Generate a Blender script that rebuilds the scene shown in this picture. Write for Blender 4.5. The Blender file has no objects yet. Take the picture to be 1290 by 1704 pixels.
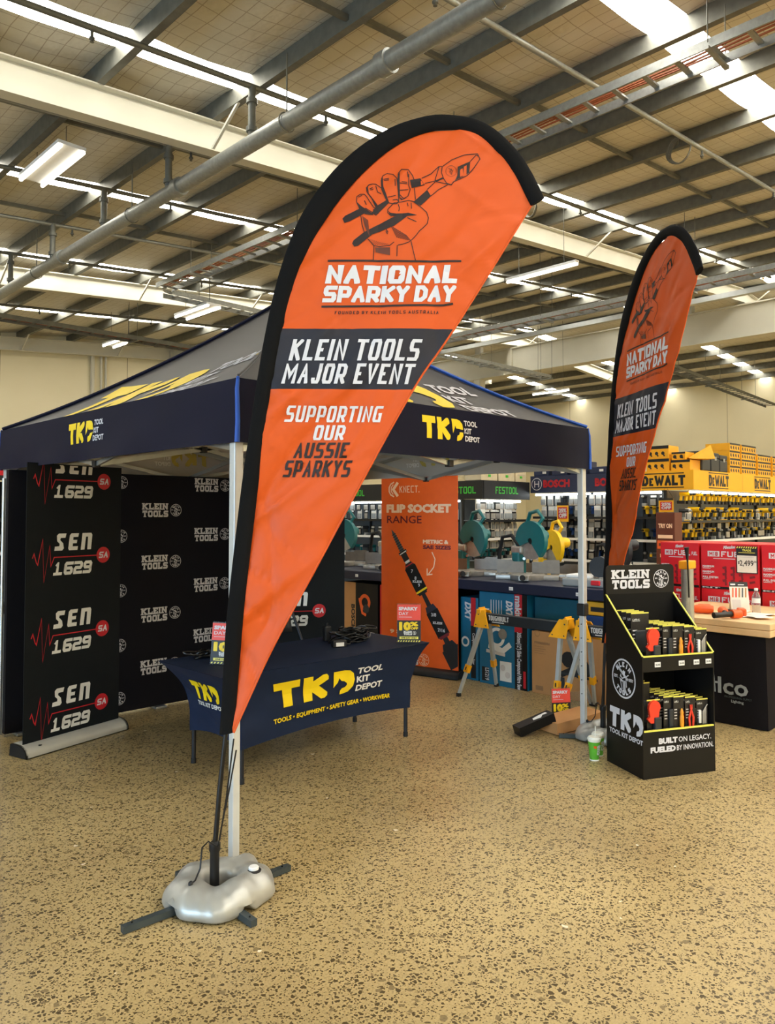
import bpy, bmesh, math, random
from mathutils import Vector, Matrix
R = math.radians
random.seed(7)
C = bpy.context.scene.collection
S = bpy.context.scene

# ------------------------------------------------------------------ camera, world, light, exposure
cd = bpy.data.cameras.new('camera'); cam = bpy.data.objects.new('camera', cd); C.objects.link(cam)
cd.sensor_fit = 'HORIZONTAL'; cd.sensor_width = 36.0; cd.lens = 36.0 * 1275 / 1290
cd.shift_y = -0.0322; cd.clip_end = 200
cam.location = (0, 0, 1.6); cam.rotation_euler = (R(92.0), 0, R(-44.5))
S.camera = cam
w = bpy.data.worlds.new('daylight'); S.world = w; w.use_nodes = True
w.node_tree.nodes['Background'].inputs[0].default_value = (.75, .85, 1, 1)
w.node_tree.nodes['Background'].inputs[1].default_value = .6
S.view_settings.view_transform = 'Standard'; S.view_settings.look = 'None'
S.view_settings.exposure = -0.42; S.view_settings.gamma = 1.0; S.view_settings.use_curve_mapping = False
S.cycles.use_denoising = True; S.cycles.max_bounces = 6; S.cycles.diffuse_bounces = 4
S.cycles.glossy_bounces = 3; S.cycles.transmission_bounces = 4; S.cycles.transparent_max_bounces = 6
S.cycles.sample_clamp_indirect = 6.0; S.cycles.caustics_reflective = False; S.cycles.caustics_refractive = False
SKY_E, TUBE_E, SHELF_E = 20.0, 5.5, 14.0          # skylight sheets, ceiling tubes, tubes under the shop signs

def area(name, loc, rot, sx, sy, power, col):
    l = bpy.data.lights.new(name, 'AREA'); l.shape = 'RECTANGLE'; l.size = sx; l.size_y = sy
    l.energy = power; l.color = col
    o = bpy.data.objects.new(name, l); o.location = loc; o.rotation_euler = rot; C.objects.link(o); return o
# daylight through the open roller doorway in the wall behind and beside the photographer
area('doorway_daylight', (-8.9, 1.5, 1.75), (0, R(-90), 0), 3.4, 8.0, 1300, (.52, .76, 1.0))

# ------------------------------------------------------------------ materials
def lin(c):
    out = []
    for x in c[:3]:
        x /= 255.0
        out.append(x / 12.92 if x <= .04045 else ((x + .055) / 1.055) ** 2.4)
    return (*out, 1)
MATS = {}
def mat(name, c, rough=.5, metal=0.0, var=.06, scale=12.0, spec=.5, sheen=0, coat=0, emit=None, trans=0, bump=0, bscale=60, thin=0, crease=0):
    if name in MATS: return MATS[name]
    m = bpy.data.materials.new(name); m.use_nodes = True; nt = m.node_tree; b = nt.nodes['Principled BSDF']
    tc = nt.nodes.new('ShaderNodeTexCoord'); nz = nt.nodes.new('ShaderNodeTexNoise'); nz.inputs['Scale'].default_value = scale
    nz.inputs['Detail'].default_value = 3
    nt.links.new(tc.outputs['Object'], nz.inputs['Vector'])
    rp = nt.nodes.new('ShaderNodeValToRGB'); k = lin(c)
    rp.color_ramp.elements[0].position = .3; rp.color_ramp.elements[1].position = .7
    rp.color_ramp.elements[0].color = (*[x * (1 - var) for x in k[:3]], 1)
    rp.color_ramp.elements[1].color = (*[min(1, x * (1 + var)) for x in k[:3]], 1)
    nt.links.new(nz.outputs['Fac'], rp.inputs[0]); nt.links.new(rp.outputs[0], b.inputs['Base Color'])
    b.inputs['Roughness'].default_value = rough; b.inputs['Metallic'].default_value = metal
    b.inputs['Specular IOR Level'].default_value = spec
    if sheen: b.inputs['Sheen Weight'].default_value = sheen; b.inputs['Sheen Roughness'].default_value = .4
    if coat: b.inputs['Coat Weight'].default_value = coat; b.inputs['Coat Roughness'].default_value = .1
    if emit: b.inputs['Emission Color'].default_value = (*emit[0], 1); b.inputs['Emission Strength'].default_value = emit[1]
    if trans: b.inputs['Transmission Weight'].default_value = trans; b.inputs['IOR'].default_value = 1.15
    if bump:
        n2 = nt.nodes.new('ShaderNodeTexNoise'); n2.inputs['Scale'].default_value = bscale
        nt.links.new(tc.outputs['Object'], n2.inputs['Vector'])
        bp = nt.nodes.new('ShaderNodeBump'); bp.inputs['Strength'].default_value = bump; bp.inputs['Distance'].default_value = .01
        nt.links.new(n2.outputs['Fac'], bp.inputs['Height']); nt.links.new(bp.outputs[0], b.inputs['Normal'])
    if crease:                                                      # sharp diagonal fold lines of hung cloth
        mp = nt.nodes.new('ShaderNodeMapping'); mp.vector_type = 'TEXTURE'; mp.inputs['Rotation'].default_value = (0, R(-40), 0); mp.inputs['Scale'].default_value = (.8, 1, .17)
        n3 = nt.nodes.new('ShaderNodeTexNoise'); n3.noise_type = 'RIDGED_MULTIFRACTAL'; n3.inputs['Scale'].default_value = 1.15; n3.inputs['Detail'].default_value = 2.5; n3.inputs['Roughness'].default_value = .45; n3.inputs['Distortion'].default_value = .5
        nt.links.new(tc.outputs['Object'], mp.inputs[0]); nt.links.new(mp.outputs[0], n3.inputs['Vector'])
        bp = nt.nodes.new('ShaderNodeBump'); bp.inputs['Strength'].default_value = crease; bp.inputs['Distance'].default_value = .05
        nt.links.new(n3.outputs['Fac'], bp.inputs['Height']); nt.links.new(bp.outputs[0], b.inputs['Normal'])
    if thin:                                                        # cloth that lets some light through
        tr = nt.nodes.new('ShaderNodeBsdfTranslucent'); mx = nt.nodes.new('ShaderNodeMixShader'); mx.inputs[0].default_value = thin
        tr.inputs[0].default_value = (.55, .52, .48, 1)
        nt.links.new(b.outputs[0], mx.inputs[1]); nt.links.new(tr.outputs[0], mx.inputs[2]); nt.links.new(mx.outputs[0], nt.nodes['Material Output'].inputs[0])
    MATS[name] = m; return m

# palette (name -> sRGB and surface)
mat('orange_cloth', (208, 82, 15), .55, var=.04, scale=3, spec=.4, crease=1.0)
mat('flag_navy', (20, 21, 36), .6, var=.05, crease=1.0)
mat('print_white', (212, 212, 218), .6, var=.02)
mat('print_dark', (32, 14, 11), .6, var=.02)
mat('print_navy', (32, 33, 50), .6, var=.05)
mat('print_brown', (96, 44, 24), .6)
mat('print_yellow', (240, 208, 16), .5, var=.03)
mat('print_red', (190, 24, 38), .5, var=.03)
mat('print_grey', (226, 226, 222), .55, var=.03)
mat('print_dim', (205, 200, 196), .6, var=.03)
mat('print_cream', (255, 214, 180), .5, var=.02)
mat('print_maroon', (110, 16, 24), .5)
mat('print_green', (66, 190, 60), .5)
mat('print_coral', (226, 74, 60), .5)
mat('sleeve_black', (11, 11, 12), .9, var=.1, spec=.2)
mat('navy_cloth', (14, 16, 38), .7, var=.08, scale=5, spec=.18)
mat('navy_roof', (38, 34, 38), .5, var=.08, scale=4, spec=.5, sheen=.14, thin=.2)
mat('lining', (218, 212, 202), .6, var=.04, scale=3, thin=.3)
mat('lining_yellow', (190, 172, 84), .7)
mat('lining_white', (244, 242, 238), .7)
mat('blue_tape', (28, 82, 176), .55)
mat('table_cloth', (13, 30, 58), .7, var=.1, scale=6, spec=.3)
mat('alu_leg', (206, 208, 206), .4, .25, var=.03)
mat('alu_matte', (196, 194, 184), .45, .15, var=.04)
mat('alu', (186, 190, 190), .32, .85, var=.05)
mat('galv', (150, 152, 148), .45, .6, var=.12, scale=25)
mat('galv_dull', (112, 112, 104), .55, .45, var=.15, scale=10)
mat('beam_white', (208, 205, 190), .55, var=.03, scale=2)
mat('black', (16, 15, 15), .5, var=.1)
mat('black_gloss', (14, 13, 13), .3, var=.1)
mat('carbon', (12, 12, 13), .4)
mat('board_black', (15, 13, 12), .5, var=.08, spec=.3)
mat('board_inner', (12, 11, 10), .7, spec=.2)
mat('media_black', (14, 12, 17), .8, spec=.2)
mat('banner_black', (9, 16, 20), .7, spec=.25, var=.1)
mat('banner_orange', (236, 96, 8), .5, var=.03)
mat('yellow_edge', (232, 222, 96), .5)
mat('pvc_silver', (172, 172, 166), .38, .45, var=.06, scale=8)
mat('white', (232, 232, 230), .5, var=.02)
mat('steel_leg', (74, 84, 88), .4, .5)
mat('galv_leg', (178, 184, 184), .4, .3)
mat('dark_leg', (34, 36, 42), .4, .3)
mat('saw_yellow', (240, 168, 20), .4)
mat('saw_black', (30, 34, 38), .45)
mat('carton', (182, 132, 80), .75, var=.06, scale=6)
mat('carton_dark', (150, 112, 74), .8)
mat('teal_box', (12, 104, 142), .5)
mat('teal_shaded', (10, 80, 100), .4)  # box teal with the shade under the bench put into the colour
mat('teal_tool', (14, 104, 108), .35)
mat('red_box', (206, 18, 30), .42, var=.05, scale=5)
mat('red_dark', (120, 14, 24), .5)
mat('yellow_box', (236, 172, 26), .5, var=.04)
mat('yellow_tool', (244, 196, 18), .4)
mat('orange_tool', (226, 92, 30), .45)
mat('sign_black', (22, 24, 26), .5)
mat('sign_navy', (30, 42, 76), .5)
mat('sign_yellow', (240, 178, 20), .5, var=.02)
mat('shelf_navy', (18, 24, 50), .45)
mat('shelf_back', (98, 108, 116), .5)  # grey lightened to make the panels look lit
mat('wood', (226, 190, 140), .55, var=.12, scale=5)
mat('green_cup', (92, 176, 52), .4, var=.08, scale=30)
mat('cup_white', (238, 240, 230), .4)
mat('grey_plastic', (150, 152, 150), .45)
mat('saw_metal', (170, 166, 158), .38, .55, var=.12, scale=20)
mat('fence_metal', (116, 104, 88), .35, .15, var=.12, scale=15)
mat('rubber', (24, 24, 24), .8)
mat('paper', (232, 226, 214), .6)
mat('blue_box', (12, 62, 128), .5)
mat('cream_box', (220, 208, 176), .6)
mat('dark_case', (38, 42, 46), .5)
mat('glove_red', (226, 60, 34), .5)
mat('pack_card', (30, 28, 28), .4, var=.3, scale=40)
mat('pack_clear', (176, 184, 188), .15, var=.1, trans=.3)
mat('pack_amber', (230, 150, 40), .35)
mat('acrylic', (235, 240, 240), .05, trans=.95, var=0)
mat('bottle_clear', (225, 232, 236), .06, trans=.9, var=0)
mat('cable_orange', (150, 86, 56), .6)
mat('fitting_yellow', (214, 176, 40), .5)
mat('skylight', (255, 252, 240), .6, emit=((1, .97, .905), SKY_E))
mat('skylight_narrow', (255, 252, 240), .6, emit=((1, .97, .905), SKY_E * .7))
mat('tube', (255, 250, 240), .5, emit=((1, .93, .78), TUBE_E))
mat('shelf_tube', (245, 250, 255), .5, emit=((.86, .95, 1), SHELF_E))

def floor_mat():
    m = bpy.data.materials.new('polished_aggregate_concrete'); m.use_nodes = True; nt = m.node_tree; b = nt.nodes['Principled BSDF']
    N = nt.nodes.new; L = nt.links.new
    tc = N('ShaderNodeTexCoord')
    big = N('ShaderNodeTexNoise'); big.inputs['Scale'].default_value = .8; big.inputs['Detail'].default_value = 4; L(tc.outputs['Object'], big.inputs['Vector'])
    fine = N('ShaderNodeTexNoise'); fine.inputs['Scale'].default_value = 140; fine.inputs['Detail'].default_value = 2; L(tc.outputs['Object'], fine.inputs['Vector'])
    rp = N('ShaderNodeValToRGB'); rp.color_ramp.elements[0].position = .35; rp.color_ramp.elements[1].position = .7
    rp.color_ramp.elements[0].color = lin((166, 145, 101)); rp.color_ramp.elements[1].color = lin((192, 170, 120)); L(big.outputs['Fac'], rp.inputs[0])
    rf = N('ShaderNodeMix'); rf.data_type = 'RGBA'; rf.blend_type = 'MULTIPLY'; rf.inputs['Factor'].default_value = .55
    L(rp.outputs[0], rf.inputs['A']); r2 = N('ShaderNodeValToRGB'); r2.color_ramp.elements[0].position = .3; r2.color_ramp.elements[0].color = (.62, .6, .56, 1)
    r2.color_ramp.elements[1].position = .6; L(fine.outputs['Fac'], r2.inputs[0]); L(r2.outputs[0], rf.inputs['B'])
    last = rf.outputs['Result']
    # stone chips: two sizes of Voronoi cells, only some of the cells are dark, each with a ragged outline
    for sc, keep, thr, dark in ((58, .56, .10, (62, 51, 31)), (104, .5, .11, (80, 66, 41)), (40, .86, .13, (122, 106, 74)), (34, .993, .22, (226, 214, 186))):
        ds = N('ShaderNodeTexNoise'); ds.inputs['Scale'].default_value = sc * 1.6; L(tc.outputs['Object'], ds.inputs['Vector'])
        mx = N('ShaderNodeMix'); mx.data_type = 'RGBA'; mx.blend_type = 'LINEAR_LIGHT'; mx.inputs['Factor'].default_value = .0035 * 58 / sc
        L(tc.outputs['Object'], mx.inputs['A']); L(ds.outputs['Color'], mx.inputs['B'])
        vo = N('ShaderNodeTexVoronoi'); vo.inputs['Scale'].default_value = sc; L(mx.outputs['Result'], vo.inputs['Vector'])
        ve = N('ShaderNodeTexVoronoi'); ve.feature = 'DISTANCE_TO_EDGE'; ve.inputs['Scale'].default_value = sc; L(mx.outputs['Result'], ve.inputs['Vector'])
        sp = N('ShaderNodeSeparateColor'); L(vo.outputs['Color'], sp.inputs[0])
        g = N('ShaderNodeMath'); g.operation = 'GREATER_THAN'; g.inputs[1].default_value = keep; L(sp.outputs[0], g.inputs[0])
        rr = N('ShaderNodeMath'); rr.operation = 'MULTIPLY_ADD'; rr.inputs[1].default_value = .16; rr.inputs[2].default_value = thr; L(sp.outputs[1], rr.inputs[0])
        d = N('ShaderNodeMath'); d.operation = 'GREATER_THAN'; L(ve.outputs['Distance'], d.inputs[0]); L(rr.outputs[0], d.inputs[1])
        f = N('ShaderNodeMath'); f.operation = 'MULTIPLY'; L(g.outputs[0], f.inputs[0]); L(d.outputs[0], f.inputs[1])
        f2 = N('ShaderNodeMath'); f2.operation = 'MULTIPLY'; f2.inputs[1].default_value = .9; L(f.outputs[0], f2.inputs[0])
        mm = N('ShaderNodeMix'); mm.data_type = 'RGBA'; L(f2.outputs[0], mm.inputs['Factor']); L(last, mm.inputs['A']); mm.inputs['B'].default_value = lin(dark)
        last = mm.outputs['Result']
    L(last, b.inputs['Base Color'])
    rr = N('ShaderNodeMapRange'); rr.inputs['To Min'].default_value = .26; rr.inputs['To Max'].default_value = .42; L(big.outputs['Fac'], rr.inputs['Value']); L(rr.outputs[0], b.inputs['Roughness'])
    b.inputs['Specular IOR Level'].default_value = .4
    bp = N('ShaderNodeBump'); bp.inputs['Strength'].default_value = .06; bp.inputs['Distance'].default_value = .003; L(fine.outputs['Fac'], bp.inputs['Height']); L(bp.outputs[0], b.inputs['Normal'])
    return m
def sarking_mat():
    m = bpy.data.materials.new('roof_blanket_with_wire_mesh'); m.use_nodes = True; nt = m.node_tree; b = nt.nodes['Principled BSDF']
    N = nt.nodes.new; L = nt.links.new
    tc = N('ShaderNodeTexCoord'); sp = N('ShaderNodeSeparateXYZ'); L(tc.outputs['Object'], sp.inputs[0])
    fac = None
    for ax, step in ((0, .169), (1, .2)):
        d = N('ShaderNodeMath'); d.operation = 'DIVIDE'; d.inputs[1].default_value = step; L(sp.outputs[ax], d.inputs[0])
        f = N('ShaderNodeMath'); f.operation = 'FRACT'; L(d.outputs[0], f.inputs[0])
        l = N('ShaderNodeMath'); l.operation = 'LESS_THAN'; l.inputs[1].default_value = .009 / step; L(f.outputs[0], l.inputs[0])
        if fac is None: fac = l
        else:
            mx = N('ShaderNodeMath'); mx.operation = 'MAXIMUM'; L(fac.outputs[0], mx.inputs[0]); L(l.outputs[0], mx.inputs[1]); fac = mx
    nz = N('ShaderNodeTexNoise'); nz.inputs['Scale'].default_value = 3.0; nz.inputs['Detail'].default_value = 4; L(tc.outputs['Object'], nz.inputs['Vector'])
    rp = N('ShaderNodeValToRGB'); rp.color_ramp.elements[0].color = lin((204, 200, 188)); rp.color_ramp.elements[1].color = lin((222, 218, 206)); L(nz.outputs['Fac'], rp.inputs[0])
    mm = N('ShaderNodeMix'); mm.data_type = 'RGBA'; mm.inputs['B'].default_value = lin((140, 122, 100)); L(rp.outputs[0], mm.inputs['A'])
    k = N('ShaderNodeMath'); k.operation = 'MULTIPLY'; k.inputs[1].default_value = .62; L(fac.outputs[0], k.inputs[0]); L(k.outputs[0], mm.inputs['Factor'])
    L(mm.outputs['Result'], b.inputs['Base Color']); b.inputs['Roughness'].default_value = .5
    n2 = N('ShaderNodeTexNoise'); n2.inputs['Scale'].default_value = 7; L(tc.outputs['Object'], n2.inputs['Vector'])
    bp = N('ShaderNodeBump'); bp.inputs['Strength'].default_value = .35; bp.inputs['Distance'].default_value = .04; L(n2.outputs['Fac'], bp.inputs['Height']); L(bp.outputs[0], b.inputs['Normal'])
    return m
def wall_mat():
    m = bpy.data.materials.new('cream_tilt_panel'); m.use_nodes = True; nt = m.node_tree; b = nt.nodes['Principled BSDF']
    N = nt.nodes.new; L = nt.links.new
    tc = N('ShaderNodeTexCoord'); sp = N('ShaderNodeSeparateXYZ'); L(tc.outputs['Object'], sp.inputs[0])
    ad = N('ShaderNodeMath'); ad.operation = 'ADD'; L(sp.outputs[0], ad.inputs[0]); L(sp.outputs[1], ad.inputs[1])
    d = N('ShaderNodeMath'); d.operation = 'DIVIDE'; d.inputs[1].default_value = 3.6; L(ad.outputs[0], d.inputs[0])
    f = N('ShaderNodeMath'); f.operation = 'FRACT'; L(d.outputs[0], f.inputs[0])
    l = N('ShaderNodeMath'); l.operation = 'LESS_THAN'; l.inputs[1].default_value = .006; L(f.outputs[0], l.inputs[0])
    nz = N('ShaderNodeTexNoise'); nz.inputs['Scale'].default_value = 1.2; nz.inputs['Detail'].default_value = 5; L(tc.outputs['Object'], nz.inputs['Vector'])
    rp = N('ShaderNodeValToRGB'); rp.color_ramp.elements[0].color = lin((232, 222, 188)); rp.color_ramp.elements[1].color = lin((242, 232, 200)); L(nz.outputs['Fac'], rp.inputs[0])
    mm = N('ShaderNodeMix'); mm.data_type = 'RGBA'; mm.inputs['B'].default_value = lin((170, 156, 122)); L(rp.outputs[0], mm.inputs['A']); L(l.outputs[0], mm.inputs['Factor'])
    L(mm.outputs['Result'], b.inputs['Base Color']); b.inputs['Roughness'].default_value = .55
    return m
MATS['floor'] = floor_mat(); MATS['sarking'] = sarking_mat(); MATS['wall'] = wall_mat()

# ------------------------------------------------------------------ lettering: lists of (convex 2D polygon, material, layer)
GL = {'A': "00 48 80|23 63", 'B': "00 08 68 87 85 64 04|64 83 81 60 00", 'C': "88 18 07 01 10 80", 'D': "00 08 58 86 82 50 00",
 'E': "88 08 00 80|04 64", 'F': "88 08 00|04 64", 'G': "88 18 07 01 10 80 84 54", 'H': "00 08|80 88|04 84", 'I': "40 48",
 'J': "88 81 70 20 11 12", 'K': "00 08|88 04|25 80", 'L': "08 00 80", 'M': "00 08 43 88 80", 'N': "00 08 80 88", 'O': "10 01 07 18 78 87 81 70 10",
 'P': "00 08 68 87 84 73 03", 'Q': "10 01 07 18 78 87 81 70 10|52 80", 'R': "00 08 68 87 84 73 03|43 80", 'S': "88 18 07 05 14 74 83 81 70 00",
 'T': "08 88|48 40", 'U': "08 01 10 70 81 88", 'V': "08 40 88", 'W': "08 20 46 60 88", 'X': "00 88|08 80", 'Y': "08 44 88|44 40", 'Z': "08 88 00 80",
 '0': "10 01 07 18 78 87 81 70 10", '1': "16 48 40", '2': "08 78 87 85 74 14 03 00 80", '3': "08 78 87 85 74 34|74 83 81 70 00",
 '4': "60 68 02 82", '5': "88 08 05 75 84 81 70 00", '6': "88 18 07 01 10 70 81 83 74 04", '7': "08 88 20",
 '8': "24 05 07 18 78 87 85 64 24 03 01 10 70 81 83 64", '9': "00 70 81 87 78 18 07 05 14 84", '.': "40 41", '-': "14 74", '/': "00 88",
 '&': "80 16 27 47 56 03 01 10 40 84", '%': "08 28 26 06 08|62 82 80 60 62|10 78", '$': "86 87 78 18 07 05 14 74 83 81 70 10 01 02|49 40", "'": "48 46", '*': "34 54",
 '(': "68 46 42 60", ')': "28 46 42 20", '"': "28 26|68 66", ',': "41 20"}
WF = {'I': 0, '1': .7, 'M': 1.3, 'W': 1.45, '.': 0, "'": 0, '%': 1.4, '*': .5, '(': .5, ')': .5, '-': .7, 'L': .9, 'J': .9, 'E': .9, 'F': .9}
SER = {'K': "00 08 88 80", 'L': "08 00", 'E': "08 00", 'I': "40 48", 'N': "00 08 88", 'T': "40", 'O': "", 'S': ""}
LAY = [0]
def clip(p, ax, v, keep_low):
    out = []
    for i in range(len(p)):
        a, b = p[i], p[(i + 1) % len(p)]
        ia = (a[ax] <= v + 1e-9) if keep_low else (a[ax] >= v - 1e-9); ib = (b[ax] <= v + 1e-9) if keep_low else (b[ax] >= v - 1e-9)
        if ia: out.append(a)
        if ia != ib:
            t = (v - a[ax]) / (b[ax] - a[ax]); out.append((a[0] + t * (b[0] - a[0]), a[1] + t * (b[1] - a[1])))
    return out
def ribbon(pts, t, closed=False, ext=(0, 0), lim=2.6):
    P = [Vector(p) for p in pts]
    if closed and (P[0] - P[-1]).length < 1e-9: P = P[:-1]
    n = len(P); h = t / 2
    if not closed:
        P[0] = P[0] + (P[0] - P[1]).normalized() * ext[0]; P[-1] = P[-1] + (P[-1] - P[-2]).normalized() * ext[1]
    off = []
    for i in range(n):
        d0 = (P[i] - P[i - 1]).normalized() if (closed or i > 0) else None
        d1 = (P[(i + 1) % n] - P[i]).normalized() if (closed or i < n - 1) else None
        if d0 is None: d0 = d1
        if d1 is None: d1 = d0
        n0 = Vector((-d0.y, d0.x)); n1 = Vector((-d1.y, d1.x)); m = n0 + n1
        if m.length < 1e-6: m = n0.copy()
        m.normalize(); k = min(lim, 1 / max(.05, m.dot(n0))); off.append(m * h * k)
    out = []
    for i in range(n if closed else n - 1):
        j = (i + 1) % n
        out.append([tuple(P[i] + off[i]), tuple(P[i] - off[i]), tuple(P[j] - off[j]), tuple(P[j] + off[j])])
    return out
def stroke(pts, t, m, closed=False):
    LAY[0] += 1; return [(q, m, LAY[0]) for q in ribbon(pts, t, closed)]
def tri(poly):
    """fill a simple polygon"""
    from mathutils.geometry import tessellate_polygon
    return [[poly[i] for i in t] for t in tessellate_polygon([[Vector((x, y, 0)) for x, y in poly]])]
def fill(poly, m):
    LAY[0] += 1; return [(t, m, LAY[0]) for t in tri([(float(a), float(b)) for a, b in poly])]
def rect(x0, y0, x1, y1, m): LAY[0] += 1; return [([(x0, y0), (x1, y0), (x1, y1), (x0, y1)], m, LAY[0])]
def disc(cx, cy, r, m, n=28, ry=None):
    LAY[0] += 1; return [([(cx + r * math.cos(2 * math.pi * i / n), cy + (ry or r) * math.sin(2 * math.pi * i / n)) for i in range(n)], m, LAY[0])]
def ring(cx, cy, r, t, m, n=36): return stroke([(cx + r * math.cos(2 * math.pi * i / n), cy + r * math.sin(2 * math.pi * i / n)) for i in range(n)], t, m, True)
def xf(ps, s=1.0, dx=0.0, dy=0.0, rot=0.0, sy=None, shx=0.0):
    c, sn = math.cos(rot), math.sin(rot); sy = s if sy is None else sy; out = []
    for p, m, l in ps:
        q = []
        for x, y in p:
            x, y = x * s + y * sy * shx, y * sy
            q.append((dx + x * c - y * sn, dy + x * sn + y * c))
        out.append((q, m, l))
    return out
def block(s, h, m, W=.6, t=.2, gap=.12, shear=0, serif=0, align='l', x=0, y=0, width=None):
    """upper-case lettering of straight strokes: W letter width, t stroke, both in cap heights"""
    out = []; cx = 0.0
    for ch in s:
        if ch == ' ': cx += W * .62; continue
        g = GL.get(ch)
        if g is None: continue
        w = W * WF.get(ch, 1.0) if WF.get(ch, 1) else t
        if serif and ch == 'I': w = t
        LAY[0] += 1
        for part in g.split('|'):
            pts = [(int(a[0]), int(a[1])) for a in part.split()]
            P = [(t / 2 + a / 8 * (w - t) if w > t + 1e-6 else w / 2, t / 2 + b / 8 * (1 - t)) for a, b in pts]
            cl = pts[0] == pts[-1]
            e = [t / 2 if (pts[i][0] in (0, 8) or pts[i][1] in (0, 8, 9)) else 0 for i in (0, -1)]
            for q in ribbon(P, t, cl, e):
                for ax, v, lo in ((0, 0, False), (0, w, True), (1, 0, False), (1, 1.0, True)): q = clip(q, ax, v, lo) if q else q
                if len(q) > 2: out.append(([(cx + a, b) for a, b in q], m, LAY[0]))
            LAY[0] += 1
        if serif:
            for a in SER.get(ch, '').split():
                px = t / 2 + int(a[0]) / 8 * (w - t) if w > t + 1e-6 else w / 2
                y0, y1 = (0, serif) if a[1] == '0' else (1 - serif, 1)
                k = t * .5 + serif * .62
                out.append(([(cx + px - k, y0), (cx + px + k, y0), (cx + px + k * .94, y1), (cx + px - k * .94, y1)], m, LAY[0] + 1)); LAY[0] += 2
            if ch in 'LE': out.append(([(cx + w - serif, 0), (cx + w, 0), (cx + w, .42), (cx + w - serif * .8, .42)], m, LAY[0]))
            if ch == 'E': out.append(([(cx + w - serif, .62), (cx + w - .02, .62), (cx + w - .02, 1), (cx + w - serif, 1)], m, LAY[0]))
            if ch == 'T':
                for k in (0, w - serif): out.append(([(cx + k, .62), (cx + k + serif, .62), (cx + k + serif, 1), (cx + k, 1)], m, LAY[0]))
        cx += w + gap + (serif * .55 if serif and ch in 'KIN' else 0)
    tot = max(cx - gap, 1e-6)
    sx = h if width is None else width / tot
    x0 = x - {'l': 0, 'c': tot * sx / 2, 'r': tot * sx}[align]
    return [([(x0 + a * sx + b * h * shear, y + b * h) for a, b in p], mm, l) for p, mm, l in out]
_TC = {}
def sans(s, h, m, bold=0.0, align='l', x=0, y=0, width=None, shear=0, squash=1.0):
    """round sans lettering from the built-in typeface; bold thickens the outline (in cap heights)"""
    if s not in _TC:
        cu = bpy.data.curves.new('lettering', 'FONT'); cu.body = s; cu.fill_mode = 'FRONT'; cu.resolution_u = 2
        ob = bpy.data.objects.new('lettering', cu); me = ob.to_mesh()
        V = [(v.co.x / .729, v.co.y / .729) for v in me.vertices]; F = [list(p.vertices) for p in me.polygons]
        cnt = {}
        for f in F:
            for i in range(len(f)):
                e = tuple(sorted((f[i], f[(i + 1) % len(f)]))); cnt[e] = cnt.get(e, 0) + 1
        E = [e for e, n in cnt.items() if n == 1]
        ob.to_mesh_clear(); bpy.data.objects.remove(ob); bpy.data.curves.remove(cu); _TC[s] = (V, F, E)
    V, F, E = _TC[s]; out = []
    for f in F: out.append(([V[i] for i in f], m, LAY[0]))
    if bold:
        for k, (a, b) in enumerate(E):
            if (Vector(V[a]) - Vector(V[b])).length < 1e-6: continue
            for q in ribbon([V[a], V[b]], bold, False, (bold * .3, bold * .3)): out.append((q, m, LAY[0] + 1 + k % 3))
    LAY[0] += 5
    xs = [a for a, b in V]; x0, x1 = min(xs), max(xs); tot = max(x1 - x0, 1e-6)
    sx = h * squash if width is None else width / tot
    o = x - {'l': 0, 'c': tot * sx / 2, 'r': tot * sx}[align]
    return [([(o + (a - x0) * sx + b * h * shear, y + b * h) for a, b in p], mm, l) for p, mm, l in out]
def slab(s, h, m, **k): return block(s, h, m, W=.86, t=.27, gap=.13, serif=.17, **k)
def emblem(r, m, detail=2):
    """round badge: ring, lettering around the rim and a climbing lineman with his tools"""
    ps = ring(0, 0, .94, .085 if detail > 1 else .07, m)
    fig = [((-.50, .50), (.34, -.06)), ((-.46, .56), (.38, 0)), ((0, .42), (.02, .1)), ((.12, .38), (.05, .12)), ((-.28, .1), (-.1, 0)), ((-.1, 0), (.2, .12)), ((.2, .12), (.42, .24)),
           ((-.1, 0), (-.24, -.2)), ((-.24, -.2), (-.12, -.55)), ((.05, -.1), (.07, -.7)), ((.12, -.1), (.14, -.7)), ((-.05, -.08), (.0, -.6)), ((-.3, -.12), (-.02, -.14)), ((.2, 0), (.24, -.4)), ((-.22, .2), (-.24, .05)), ((-.34, -.02), (-.16, -.1))]
    for a, b in fig: ps += stroke([a, b], .05, m)
    ps += disc(.02, .3, .1, m, 10)
    if detail > 0:
        for word, a0, st, up in (('KLEIN', 136, -23, 1), ('TOOLS', 226, 22, -1)):
            for i, ch in enumerate(word):
                a = R(a0 + st * i); g = block(ch, .25, m, W=.8, t=.3, align='c', serif=0)
                g = xf(g, 1, 0, -.125); ps += xf(g, 1, .7 * math.cos(a), .7 * math.sin(a), a - math.pi / 2 if up > 0 else a + math.pi / 2)
        ps += block('EST.', .15, m, W=.6, t=.24, align='c', x=-.62, y=-.04) + block('1857', .15, m, W=.6, t=.24, align='c', x=.6, y=-.06)
    return xf(ps, r)
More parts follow.
